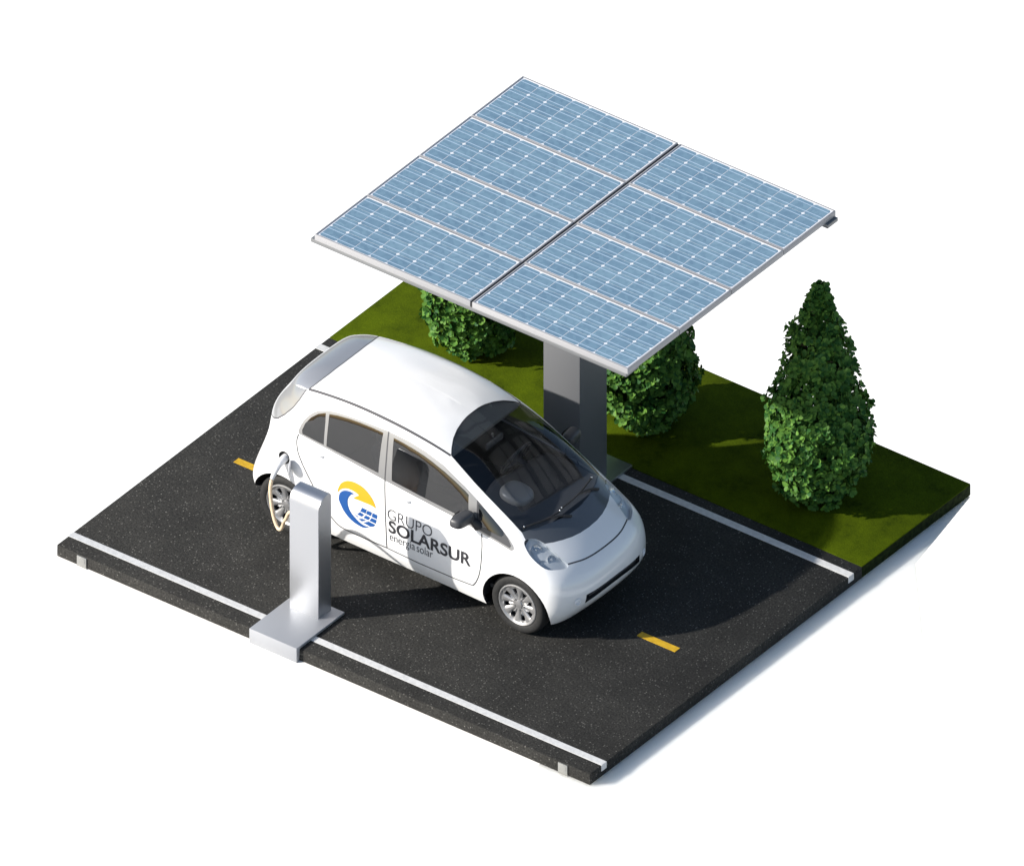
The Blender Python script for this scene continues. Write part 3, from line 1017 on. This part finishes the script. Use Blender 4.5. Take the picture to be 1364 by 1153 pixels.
# looser regions that only sort faces (their borders are already cut)
fdoor = Region([BLp[2]] + BLp[3:] + DBp[::-1][1:] + FLp[::-1][1:] + [(3.432, .68, .930), (3.0, .68, .972)], SIDE, y_side)
rdoor = Region(RLp + BLp[2:][::-1] + [(2.2, .68, 1.055), (1.9, .68, 1.083)], SIDE, y_side)
hood_r = Region(CWp[::-1][:6] + HLp[4:8] + HSp + [(4.40, -.06, .714)], TOP, lambda c: c.x > 3.9)
roof_r = Region([(1.677, -.02, 1.5), (1.675, .13, 1.5), (1.667, .28, 1.5), (1.656, .345, 1.5), (1.640, .405, 1.5), (1.619, .457, 1.5), (1.589, .497, 1.46)] + GUp[1:] + RAp[1:], TOP, lambda c: c.z > 1.3)
groups = {}
order = list(regs.items())
for f in body.faces:
    lab = None
    for k, rg in order:
        if rg.contains(f):
            lab = k
            break
    if lab is None:
        lab = 'front_door' if fdoor.contains(f) else 'rear_door' if rdoor.contains(f) else 'hood' if hood_r.contains(f) else 'roof' if roof_r.contains(f) else 'shell'
    if lab.startswith('gap'):
        lab = 'gap'
    groups.setdefault(lab, []).append([v.co.copy() for v in f.verts])
body.free()

def patch(name, labels, sides, mats, parent=None, off=0.0, flip=False, extra=None):
    """one mesh object from sorted body faces; labels: list of (label, material slot)"""
    bm = bmesh.new()
    for s in sides:
        for lab, mi in labels:
            for poly in groups.get(lab, []):
                vs = []
                for p in poly:
                    q = p + surf_normal(p) * off if off else p
                    vs.append(bm.verts.new(loc(q, s)))
                # local body faces wind outward for y >= 0, which is mirrored on the -1 side
                if (s < 0) != flip:
                    vs = vs[::-1]
                try:
                    bm.faces.new(vs).material_index = mi
                except ValueError:
                    pass
    bmesh.ops.remove_doubles(bm, verts=bm.verts, dist=2e-5)
    if extra:
        extra(bm)
    bm.normal_update()
    me = bpy.data.meshes.new(name)
    bm.to_mesh(me)
    bm.free()
    me.shade_smooth()
    if not extra:
        nn = []
        for v in me.vertices:
            s = 1 if v.co.y >= 0 else -1
            n = surf_normal((v.co.x + CAR0.x, abs(v.co.y), v.co.z))
            n = Vector((n.x, s * n.y, n.z))
            nn.append(-n if flip else n)
        me.normals_split_custom_set_from_vertices(nn)
    return link(name, me, parent or car, mats)
def border_flange(depth, direction=None):
    """turn the border edges of a patch inwards so that it has visible thickness"""
    def run(bm):
        es = [e for e in bm.edges if e.is_boundary and not (abs(e.verts[0].co.y) < 1e-4 and abs(e.verts[1].co.y) < 1e-4)]
        r = bmesh.ops.extrude_edge_only(bm, edges=es)
        for v in [g for g in r['geom'] if isinstance(g, bmesh.types.BMVert)]:
            s = 1 if v.co.y >= 0 else -1
            n = surf_normal((v.co.x + CAR0.x, abs(v.co.y), v.co.z))
            v.co -= Vector((n.x, s * n.y, n.z)) * depth
    return run
BOTH = (-1, 1)
patch('body', [('shell', 0), ('gap', 1)], BOTH, [M['paint'], M['gap']])
patch('hood', [('hood', 0)], BOTH, [M['paint']])
patch('roof', [('roof', 0)], BOTH, [M['paint']])
patch('windshield', [('windshield', 0)], BOTH, [M['windshield']])
patch('cowl_panel', [('cowl', 0)], BOTH, [M['cowl']])
patch('rear_hatch', [('hatch_glass', 0)], BOTH, [M['hatch_glass']])
hatch_bits = None
for s in BOTH:
    patch('window_frame', [('window_frame', 0), ('corner_trim', 1)], [s], [M['silver'], M['dark_trim']])
    for k in ('window_quarter', 'window_rear', 'window_front', 'window_corner'):
        patch('side_window', [(k, 0)], [s], [M['window']], off=-.003)
    for k in ('front_door', 'rear_door'):
        dr = patch('door', [(k, 0)], [s], [M['paint']])
        hx0, hx1, hz = ((2.675, 2.835, .925) if k == 'front_door' else (1.735, 1.895, 1.0))
        bm = bmesh.new()
        pts = []
        for q in np.linspace(0, 1, 9):
            x = hx0 + (hx1 - hx0) * q
            z = hz - .005 * q
            pts.append(loc((x, side_y(x, z) + .006 + .020 * math.sin(math.pi * q) ** .4, z), s))
        tube(bm, pts, [.006, .011, .013, .013, .013, .013, .013, .011, .006], 10)
        finish(bm, 'handle', M['paint'], dr, smooth=60)
    # lamps: clear cover, silver bowl behind it, round reflectors with bulbs
    hl = patch('headlight', [('headlight', 0)], [s], [M['lamp_shell']], off=-.034)
    hl.name = 'headlight'
    patch('lens', [('headlight', 0)], [s], [M['lens']], parent=hl)
    patch('bezel', [('headlight', 0)], [s], [M['lamp_shell']], parent=hl, extra=lambda bm: (border_flange(.035)(bm), bmesh.ops.delete(bm, geom=[f for f in bm.faces if all(not e.is_boundary for e in f.edges)], context='FACES')))
    for (x, y, z, r) in ((4.075, .545, .845, .052), (4.205, .500, .770, .040), (4.165, .575, .752, .030)):
        c = loc((x, y, z), s)
        bm = bmesh.new()
        lathe(bm, [(r, 0), (r * .9, -.012), (r * .6, -.024), (r * .2, -.030), (.001, -.031)], 20)
        lathe(bm, [(.012, -.03), (.012, -.006), (.007, .002), (.001, .004)], 12)
        rot = Vector((0, 1, 0)).rotation_difference(Vector((.75, s * .38, .45)).normalized()).to_matrix().to_4x4()
        bmesh.ops.transform(bm, matrix=Matrix.Translation(c) @ rot, verts=bm.verts)
        finish(bm, 'reflector', M['chrome'], hl, smooth=50)
    patch('tail_light', [('taillight', 0)], [s], [M['tail_lens']])
# dark liners behind the glazed part: they stop white paint from showing inside the cabin
patch('cabin_lining', [('shell', 0), ('front_door', 0), ('rear_door', 0), ('gap', 0), ('roof', 1), ('hatch_glass', 0), ('taillight', 0), ('cowl', 0), ('hood', 0)], BOTH, [M['interior'], M['headliner']], off=-.022, flip=True)

# wheel housings, sills and floor
for s in BOTH:
    for wx in (3.964, 1.464):
        bm = bmesh.new()
        n = 36
        for k in range(n + 1):
            a = R(-6 + 192 * k / n)
            x, z = wx + .340 * math.cos(a), .285 + .340 * math.sin(a)
            y = side_y(x, max(z, .22)) - .002
            row = [bm.verts.new(loc((wx + rr * math.cos(a), yy, .285 + rr * math.sin(a)), s)) for rr, yy in ((.338, y), (.344, y - .02), (.346, y - .05), (.346, .36))]
            if k:
                for i in range(3):
                    bm.faces.new((prev[i], prev[i + 1], row[i + 1], row[i]))
            prev = row
        finish(bm, 'wheel_housing', M['black_plastic'], car, smooth=60)
bm = bmesh.new()
under = [tuple(p) for p in body_surface(1, 4)[0]]
A = [bm.verts.new(loc((p[0], p[1] - (.004 if p[1] > .01 else 0), p[2] + .012), -1)) for p in under]
B = [bm.verts.new(loc((p[0], p[1] - (.004 if p[1] > .01 else 0), p[2] + .012), 1)) for p in under]
for i in range(len(under) - 1):
    if abs(under[i][0] - 3.964) < .36 or abs(under[i][0] - 1.464) < .36:      # leave the wheels room
        q = [bm.verts.new((p.co.x, math.copysign(min(abs(p.co.y), .40), p.co.y), p.co.z)) for p in (A[i], A[i + 1], B[i + 1], B[i])]
        bm.faces.new(q)
    else:
        bm.faces.new((A[i], A[i + 1], B[i + 1], B[i]))
finish(bm, 'underbody', M['black_plastic'], car)

# wheels
TY = [(.198, -.060), (.206, -.068), (.222, -.075), (.245, -.077), (.264, -.072), (.278, -.060), (.2845, -.040), (.286, -.015), (.286, .015), (.2845, .040), (.278, .060), (.262, .074), (.235, .077), (.198, .068)]
bm = bmesh.new()
rings = lathe(bm, TY, 64)
bmesh.ops.recalc_face_normals(bm, faces=bm.faces)
tyre_me = bpy.data.meshes.new('tyre')
bm.to_mesh(tyre_me); bm.free()
tyre_me.shade_smooth()
tyre_me.materials.append(M['rubber'])
# wheel trim: eight broad spokes with wedge openings between them, dished, five bolts
NS, SUB = 8, 10
def trim_h(r, q):
    """face height (outward is -y) at radius r, q = position inside one spoke sector, -1..1"""
    base = -.046 - .016 * min(1, max(0, (r - .035) / .13)) ** 1.5
    groove = .012 * math.exp(-((abs(q) - .60) / .16) ** 2) * min(1, max(0, (r - .05) / .03)) * min(1, max(0, (.176 - r) / .02))
    return base + groove
radii = [.001, .020, .034, .040, .052, .068, .082, .096, .110, .124, .138, .150, .158, .166, .176]
bm = bmesh.new()
ringv = []
nA = NS * SUB
for r in radii:
    row = []
    for k in range(nA):
        q = ((k % SUB) + .0) / SUB * 2 - 1
        h = trim_h(r, q)
        if r <= .034:
            h = -.060 + .004 * (r / .034) ** 2
        a = 2 * math.pi * k / nA
        row.append(bm.verts.new((r * math.cos(a), h, r * math.sin(a))))
    ringv.append(row)
for i in range(len(radii) - 1):
    rm = (radii[i] + radii[i + 1]) / 2
    for k in range(nA):
        j = (k + 1) % nA
        kk = (k % SUB)
        hole = (.090 < rm < .124 and kk in (0, SUB - 1)) or (.110 < rm < .158 and kk in (0, 1, SUB - 1, SUB - 2))
        if not hole:
            bm.faces.new((ringv[i][k], ringv[i][j], ringv[i + 1][j], ringv[i + 1][k]))
lathe_pts = [(.176, -.062), (.184, -.070), (.192, -.0735), (.199, -.071), (.203, -.064), (.204, -.05)]
prevr = ringv[-1]
for r, h in lathe_pts[1:]:
    row = [bm.verts.new((r * math.cos(2 * math.pi * k / nA), h, r * math.sin(2 * math.pi * k / nA))) for k in range(nA)]
    for k in range(nA):
        j = (k + 1) % nA
        bm.faces.new((prevr[k], prevr[j], row[j], row[k]))
    prevr = row
bmesh.ops.recalc_face_normals(bm, faces=bm.faces)
r = bmesh.ops.extrude_edge_only(bm, edges=[e for e in bm.edges if e.is_boundary])
for v in [g for g in r['geom'] if isinstance(g, bmesh.types.BMVert)]:
    v.co.y += .014
for k in range(5):
    a = 2 * math.pi * k / 5 + .3
    m4 = Matrix.Translation((.052 * math.cos(a), -.053, .052 * math.sin(a))) @ Matrix.Rotation(math.pi / 2, 4, 'X')
    bmesh.ops.create_cone(bm, cap_ends=True, segments=8, radius1=.008, radius2=.007, depth=.012, matrix=m4)
trim_me = bpy.data.meshes.new('rim')
bm.to_mesh(trim_me); bm.free()
trim_me.shade_smooth(); trim_me.set_sharp_from_angle(angle=R(38))
trim_me.materials.append(M['rim'])
bm = bmesh.new()
lathe(bm, [(.200, -.048), (.196, -.02), (.185, .0), (.001, .0)], 40)
lathe(bm, [(.14, -.004), (.14, -.014), (.06, -.014)], 40)
disc_me = bpy.data.meshes.new('brake_disc')
bm.to_mesh(disc_me); bm.free()
disc_me.materials.append(M['dark_trim'])
for wx in (3.964, 1.464):
    for s in BOTH:
        w = bpy.data.objects.new('wheel', None)
        COL.objects.link(w)
        w.parent = car
        w.location = (wx - CAR0.x, s * .601, .2865)
        w.rotation_euler = (0, R(9 + 17 * (wx > 3)), 0 if s < 0 else math.pi)
        link('tyre', tyre_me, w)
        link('rim', trim_me, w)
        link('brake_disc', disc_me, w)

# door mirrors
for s in BOTH:
    bm = bmesh.new()
    bmesh.ops.create_uvsphere(bm, u_segments=28, v_segments=18, radius=1)
    for v in bm.verts:
        p = v.co.copy()
        q = Vector([math.copysign(abs(c) ** .62, c) for c in p])
        m = max(abs(p.x), 1e-6)
        x = q.x * (.075 if q.x > 0 else .050)
        tz = 1 - .18 * (q.y + 1) / 2
        v.co = Vector((3.445 + x - .018 * q.y, .785 + q.y * .108, 1.035 + q.z * .064 * tz - .006 * q.y))
    for v in bm.verts:
        v.co = loc(v.co, s)
    mir = finish(bm, 'door_mirror', M['dark_trim'], car, smooth=180)
    bm = bmesh.new()
    tube(bm, [loc(p, s) for p in ((3.535, .655, .93), (3.525, .668, .955), (3.50, .690, .985), (3.47, .72, 1.01))], [.050, .044, .034, .028], 14)
    finish(bm, 'mount', M['black_plastic'], mir, smooth=50)
    bm = bmesh.new()
    vs = [bm.verts.new(loc((3.392, .785 + .088 * math.cos(a), 1.035 + .046 * math.sin(a)), s)) for a in (2 * math.pi * k / 24 for k in range(24))]
    bm.faces.new(vs)
    finish(bm, 'mirror_glass', M['chrome'], mir)

# wipers on the cowl
def on_top(x, y, off):
    return Vector((x - CAR0.x, y, top_z(x, y) + off))
for a, b, piv in (((3.925, -.520), (4.030, -.150), (4.105, -.085)), ((4.022, -.115), (3.960, .400), (4.050, .375))):
    bm = bmesh.new()
    pts = []
    for q in np.linspace(0, 1, 12):
        x, y = a[0] + (b[0] - a[0]) * q, a[1] + (b[1] - a[1]) * q
        x += .022 * math.sin(math.pi * q)
        pts.append(on_top(x, y, .016))
    tube(bm, pts, .008, 8)
    mid = ((a[0] + b[0]) / 2 + .022, (a[1] + b[1]) / 2)
    arm = [on_top(piv[0] + (mid[0] - piv[0]) * q, piv[1] + (mid[1] - piv[1]) * q, .012 + .014 * math.sin(math.pi * q) + .006 * q) for q in np.linspace(0, 1, 7)]
    tube(bm, arm, [.013, .012, .010, .009, .008, .007, .006], 8)
    wp = finish(bm, 'wiper', M['black_plastic'], car, smooth=60)
    for e in (a, b):
        bm = bmesh.new()
        bmesh.ops.create_icosphere(bm, subdivisions=2, radius=.0085, matrix=Matrix.Translation(on_top(e[0], e[1], .024)))
        finish(bm, 'clip', M['chrome'], wp, smooth=180)

# air slot with slats, fog lamps, lower lip
bm = bmesh.new()
for s in BOTH:
    for poly in groups.get('slot', []):
        vs = [bm.verts.new(loc(p, s)) for p in poly]
        bm.faces.new(vs if s > 0 else vs[::-1])
bmesh.ops.remove_doubles(bm, verts=bm.verts, dist=2e-5)
r = bmesh.ops.extrude_face_region(bm, geom=list(bm.faces))
for v in [g for g in r['geom'] if isinstance(g, bmesh.types.BMVert)]:
    v.co.x -= .05
bmesh.ops.delete(bm, geom=[f for f in bm.faces if f.calc_center_median().x > 1.70 and all(abs(v.co.x - (BVH.find_nearest(Vector((v.co.x + CAR0.x, abs(v.co.y), v.co.z)))[0].x - CAR0.x)) < .004 for v in f.verts)], context='FACES')
slot = finish(bm, 'air_slot', M['black_plastic'], car)
bm = bmesh.new()
for zo in (.0,):
    pts = []
    for q in np.linspace(-1, 1, 21):
        y = q * .335
        h = BVH.ray_cast(Vector((6, abs(y), .440 - .02 * q * q + zo)), Vector((-1, 0, 0)))
        pts.append(Vector((h[0].x - CAR0.x - .018, y, .440 - .02 * q * q + zo)))
    tube(bm, pts, .0065, 6)
finish(bm, 'slat', M['dark_trim'], slot, smooth=60)
for s in BOTH:
    h = BVH.ray_cast(Vector((6, .470, .420)), Vector((-1, 0, 0)))
    n = surf_normal(h[0])
    bm = bmesh.new()
    lathe(bm, [(.036, .002), (.034, .009), (.026, .010), (.022, .004), (.012, .008), (.001, .009)], 24)
    rot = Vector((0, 1, 0)).rotation_difference(Vector((n.x, s * n.y, n.z))).to_matrix().to_4x4()
    bmesh.ops.transform(bm, matrix=Matrix.Translation(loc(h[0], s)) @ rot, verts=bm.verts)
    finish(bm, 'fog_light', M['backsheet'], car, smooth=40)

# charging socket and its open flap (lettered side only); the other side carries a closed flap
px, pz = 1.480, .815
py = side_y(px, pz)
bm = bmesh.new()
lathe(bm, [(.060, .0005), (.058, -.035), (.045, -.045), (.034, -.020), (.028, -.020), (.026, -.045), (.001, -.046)], 28)
bmesh.ops.transform(bm, matrix=Matrix.Translation(loc((px, py, pz), -1)) @ Matrix.Scale(-1, 4, (0, 1, 0)), verts=bm.verts)
sock = finish(bm, 'charge_socket', M['dark_trim'], car, smooth=40)
bm = bmesh.new()
bmesh.ops.create_uvsphere(bm, u_segments=24, v_segments=12, radius=1)
for v in bm.verts:
    v.co = Vector((v.co.x * .060, v.co.y * .009, v.co.z * .070))
bmesh.ops.transform(bm, matrix=Matrix.Translation(loc((px + .098, py + .050, pz - .030), -1)) @ Matrix.Rotation(R(-62), 4, 'Z'), verts=bm.verts)
finish(bm, 'socket_flap', M['plug'], sock, smooth=180)
patch('flap_cover', [('port', 0)], [1], [M['paint']])

# front header board under the top of the glass, mirror and visor
bm = bmesh.new()
ra = [p for p in smooth_line(RAp[:-1] + [(2.980, 0, 1.531)], 3)]
rows = []
for s in BOTH:
    prev = None
    for p in ra:
        y = min(p[1], .497)
        n = surf_normal(p)
        top = Vector(p) - n * .014
        edge = Vector((3.118, y, 1.392 + .012 * (1 - (y / .5) ** 2)))
        row = [bm.verts.new(loc(top + (edge - top) * t + Vector((0, 0, .018 * math.sin(math.pi * t))), s)) for t in (0, .35, .7, 1)]
        row.append(bm.verts.new(loc(Vector((3.08, y, 1.33)), s)))
        if prev:
            for i in range(4):
                bm.faces.new((prev[i], prev[i + 1], row[i + 1], row[i]))
        prev = row
finish(bm, 'header_board', M['headliner'], car, smooth=60)
bm = bmesh.new()
box(bm, 3.20 - CAR0.x, 3.225 - CAR0.x, -.115, .115, 1.285, 1.350, bev=.010)
tube(bm, [(3.19 - CAR0.x, 0, 1.39), (3.20 - CAR0.x, 0, 1.33)], .010, 8)
rvm = finish(bm, 'rear_view_mirror', M['dark_trim'], car, smooth=40)

# cabin: floor tub, dashboard, steering wheel, seats
bm = bmesh.new()
box(bm, 1.55 - CAR0.x, 3.75 - CAR0.x, -.60, .60, .30, .34)
finish(bm, 'cabin_floor', M['interior'], car)
bm = bmesh.new()
prof = [(3.26, .62), (3.235, .80), (3.265, .885), (3.34, .925), (3.47, .935), (3.68, .92), (3.98, .90), (3.98, .62)]
N = 17
prev = None
for i in range(N):
    y = -.585 + 1.17 * i / (N - 1)
    k = .03 * math.exp(-((y + .0) / .20) ** 2) + .035 * math.exp(-((y - .33) / .14) ** 2)
    row = [bm.verts.new((x - CAR0.x - (.05 * math.exp(-(y / .16) ** 2) if x < 3.4 else 0), y, z + (k if z > .85 and x < 3.6 else 0))) for x, z in prof]
    if prev:
        for j in range(len(prof) - 1):
            bm.faces.new((prev[j], prev[j + 1], row[j + 1], row[j]))
    prev = row
dash = finish(bm, 'dashboard', M['interior'], car, smooth=50)
bm = bmesh.new()
bmesh.ops.create_uvsphere(bm, u_segments=24, v_segments=14, radius=1)
for v in bm.verts:
    v.co = Vector([math.copysign(abs(c) ** .75, c) for c in v.co])
    v.co = Vector((3.53 - CAR0.x + v.co.x * .14, -.10 + v.co.y * .135, .955 + v.co.z * .06 - v.co.x * .02))
finish(bm, 'instrument_pod', M['pod'], dash, smooth=180)
bm = bmesh.new()
c = Vector((3.20 - CAR0.x, .33, .955))
rot = Matrix.Rotation(R(-62), 4, 'Y')
ringp = [c + (rot @ Vector((.175 * math.cos(a), .175 * math.sin(a), 0))) for a in (2 * math.pi * k / 36 for k in range(37))]
tube(bm, ringp, .014, 8, cap=False)
for a in (0.0, 2.1, 4.2):
    tube(bm, [c + rot @ Vector((0, 0, -.02)), c + rot @ Vector((.165 * math.cos(a), .165 * math.sin(a), 0))], [.022, .012], 8)
bmesh.ops.create_uvsphere(bm, u_segments=16, v_segments=8, radius=.048, matrix=Matrix.Translation(c) @ rot @ Matrix.Scale(.5, 4, (0, 0, 1)))
tube(bm, [c, c + Vector((.2, 0, -.06))], .03, 10)
finish(bm, 'steering_wheel', M['dark_trim'], car, smooth=60)
def seat(x, y, wid):
    bm = bmesh.new()
    box(bm, x - .02, x + .50, y - wid, y + wid, .52, .66, bev=.05, segs=3)
    sq = finish(bm, 'seat', M['seat'], car, smooth=60)
    bm = bmesh.new()
    vs = box(bm, -.07, .07, -wid, wid, 0, .58, bev=.05, segs=3)
    bmesh.ops.transform(bm, matrix=Matrix.Translation((x, y, .60)) @ Matrix.Rotation(R(-16), 4, 'Y'), verts=bm.verts)
    finish(bm, 'backrest', M['seat'], sq, smooth=60)
    for yy in ((y,) if wid < .4 else (y - .3, y + .3)):
        bm = bmesh.new()
        box(bm, -.045, .045, -.12, .12, 0, .15, bev=.04, segs=3)
        bmesh.ops.transform(bm, matrix=Matrix.Translation((x - .175, yy, 1.14)) @ Matrix.Rotation(R(-8), 4, 'Y'), verts=bm.verts)
        finish(bm, 'headrest', M['seat'], sq, smooth=60)
for y in (-.30, .30):
    seat(2.46 - CAR0.x, y, .22)
seat(1.72 - CAR0.x, 0, .56)

# logo and lettering laid onto both flanks' doors (kerb side shown)
YEL = [(2.064, 0.700), (2.067, 0.734), (2.078, 0.770), (2.096, 0.806), (2.123, 0.835), (2.157, 0.858), (2.192, 0.870), (2.232, 0.876), (2.278, 0.874), (2.324, 0.865), (2.366, 0.846), (2.403, 0.821), (2.434, 0.792), (2.459, 0.756), (2.481, 0.708), (2.448, 0.716), (2.402, 0.719), (2.346, 0.717), (2.290, 0.716), (2.232, 0.711), (2.257, 0.736), (2.293, 0.766), (2.268, 0.777), (2.237, 0.785), (2.201, 0.787), (2.166, 0.783), (2.134, 0.772), (2.102, 0.751), (2.080, 0.726)]
BLU = [(2.079, 0.643), (2.080, 0.673), (2.088, 0.702), (2.105, 0.728), (2.130, 0.748), (2.162, 0.761), (2.197, 0.766), (2.244, 0.760), (2.216, 0.744), (2.192, 0.716), (2.178, 0.684), (2.174, 0.649), (2.180, 0.617), (2.196, 0.581), (2.222, 0.550), (2.255, 0.525), (2.296, 0.501), (2.337, 0.486), (2.372, 0.484), (2.413, 0.491), (2.372, 0.465), (2.337, 0.457), (2.296, 0.460), (2.251, 0.470), (2.210, 0.487), (2.169, 0.514), (2.131, 0.551), (2.102, 0.595), (2.086, 0.622)]
GRID = [
    [(2.332, 0.654), (2.378, 0.653), (2.367, 0.613), (2.314, 0.611)],
    [(2.391, 0.649), (2.434, 0.650), (2.425, 0.610), (2.378, 0.612)],
    [(2.447, 0.648), (2.493, 0.645), (2.490, 0.605), (2.439, 0.606)],
    [(2.310, 0.600), (2.350, 0.593), (2.329, 0.564), (2.282, 0.568)],
    [(2.375, 0.593), (2.418, 0.590), (2.399, 0.558), (2.348, 0.560)],
    [(2.437, 0.592), (2.486, 0.592), (2.477, 0.553), (2.416, 0.557)],
    [(2.247, 0.556), (2.275, 0.551), (2.301, 0.552), (2.280, 0.539)],
    [(2.298, 0.529), (2.336, 0.544), (2.381, 0.544), (2.329, 0.517)],
    [(2.354, 0.510), (2.407, 0.543), (2.472, 0.538), (2.453, 0.513), (2.422, 0.500)],
]

def on_side(x, z, off):
    p = Vector((x, side_y(x, z), z))
    return loc(p + surf_normal(p) * off, -1)
def flat_mark(name, polys, m, off=.0028):
    cu = bpy.data.curves.new(name, 'CURVE')
    cu.dimensions = '2D'
    cu.fill_mode = 'BOTH'
    for pts in polys:
        sp = cu.splines.new('POLY')
        sp.points.add(len(pts) - 1)
        for q, p in zip(sp.points, pts):
            q.co = (p[0], p[1], 0, 1)
        sp.use_cyclic_u = True
    return curve_mark(name, cu, m, off, lambda x, y: (x, y))
def curve_mark(name, cu, m, off, fn):
    tmp = bpy.data.objects.new(name, cu)
    COL.objects.link(tmp)
    dg = bpy.context.evaluated_depsgraph_get()
    me = bpy.data.meshes.new_from_object(tmp.evaluated_get(dg))
    COL.objects.unlink(tmp)
    bpy.data.objects.remove(tmp)
    bm = bmesh.new()
    bm.from_mesh(me)
    bpy.data.meshes.remove(me)
    for v in bm.verts:
        x, z = fn(v.co.x, v.co.y)
        v.co = (x, z, 0)
    xs = [v.co.x for v in bm.verts]
    ys = [v.co.y for v in bm.verts]
    for ax, lo, hi in ((0, min(xs), max(xs)), (1, min(ys), max(ys))):
        k = lo + .03
        while k < hi:
            no = (1, 0, 0) if ax == 0 else (0, 1, 0)
            co = (k, 0, 0) if ax == 0 else (0, k, 0)
            bmesh.ops.bisect_plane(bm, geom=list(bm.verts) + list(bm.edges) + list(bm.faces), dist=1e-6, plane_co=co, plane_no=no)
            k += .03
    for v in bm.verts:
        v.co = on_side(v.co.x, v.co.y, off)
    bm.normal_update()
    for f in bm.faces:
        if f.normal.y > 0:
            f.normal_flip()
    me = bpy.data.meshes.new(name)
    bm.to_mesh(me)
    bm.free()
    return link(name, me, car, [m])
def closed_spline(pts, corners=()):
    """smooth outline that keeps the listed points as sharp tips"""
    n = len(pts)
    cs = sorted(corners)
    out = []
    for i, c0 in enumerate(cs):
        c1 = cs[(i + 1) % len(cs)]
        seg = [pts[k % n] for k in range(c0, (c1 if c1 > c0 else c1 + n) + 1)]
        out += [(p[0], p[1]) for p in spline([(a, b) for a, b in seg], 4)[:-1]]
    return out
flat_mark('logo_sun_arc', [closed_spline(YEL, (0, 14, 19, 21))], M['logo_yellow'])
flat_mark('logo_wave', [closed_spline(BLU, (7, 19))], M['logo_blue'])
flat_mark('logo_panel_grid', [[(sum(q[0] for q in c) / len(c) + (p[0] - sum(q[0] for q in c) / len(c)) * 1.10, sum(q[1] for q in c) / len(c) + (p[1] - sum(q[1] for q in c) / len(c)) * 1.10) for p in c] for c in GRID], M['logo_blue'])
def lettering(text, x0, x1, z0, cap, weight, tall='H'):
    """text laid from x0 to x1 with its baseline at z0; cap = height of a capital (or of x when tall is lower case)"""
    def bounds(t):
        cu = bpy.data.curves.new('lettering', 'FONT')
        cu.body = t
        cu.size = 1
        o = bpy.data.objects.new('lettering', cu)
        COL.objects.link(o)
        dg = bpy.context.evaluated_depsgraph_get()
        me = bpy.data.meshes.new_from_object(o.evaluated_get(dg))
        xs = [v.co.x for v in me.vertices]
        ys = [v.co.y for v in me.vertices]
        bpy.data.meshes.remove(me)
        COL.objects.unlink(o)
        bpy.data.objects.remove(o)
        return min(xs), max(xs), min(ys), max(ys)
    b = bounds(text)
    h = bounds(tall)
    cu = bpy.data.curves.new('lettering', 'FONT')
    cu.body = text
    cu.size = 1
    cu.offset = weight
    cu.resolution_u = 6
    sx = (x1 - x0) / (b[1] - b[0])
    sz = cap / h[3]
    return curve_mark('lettering', cu, M['ink'], .0028, lambda x, y: (x0 + (x - b[0]) * sx, z0 + y * sz))
lettering('GRUPO', 2.603, 3.085, .657, .108, -.012)
lettering('SOLARSUR', 2.622, 3.497, .530, .117, .024)
lettering('energía', 2.632, 2.905, .449, .053, -.006, 'x')
lettering('solar', 2.924, 3.098, .449, .053, -.006, 'x')
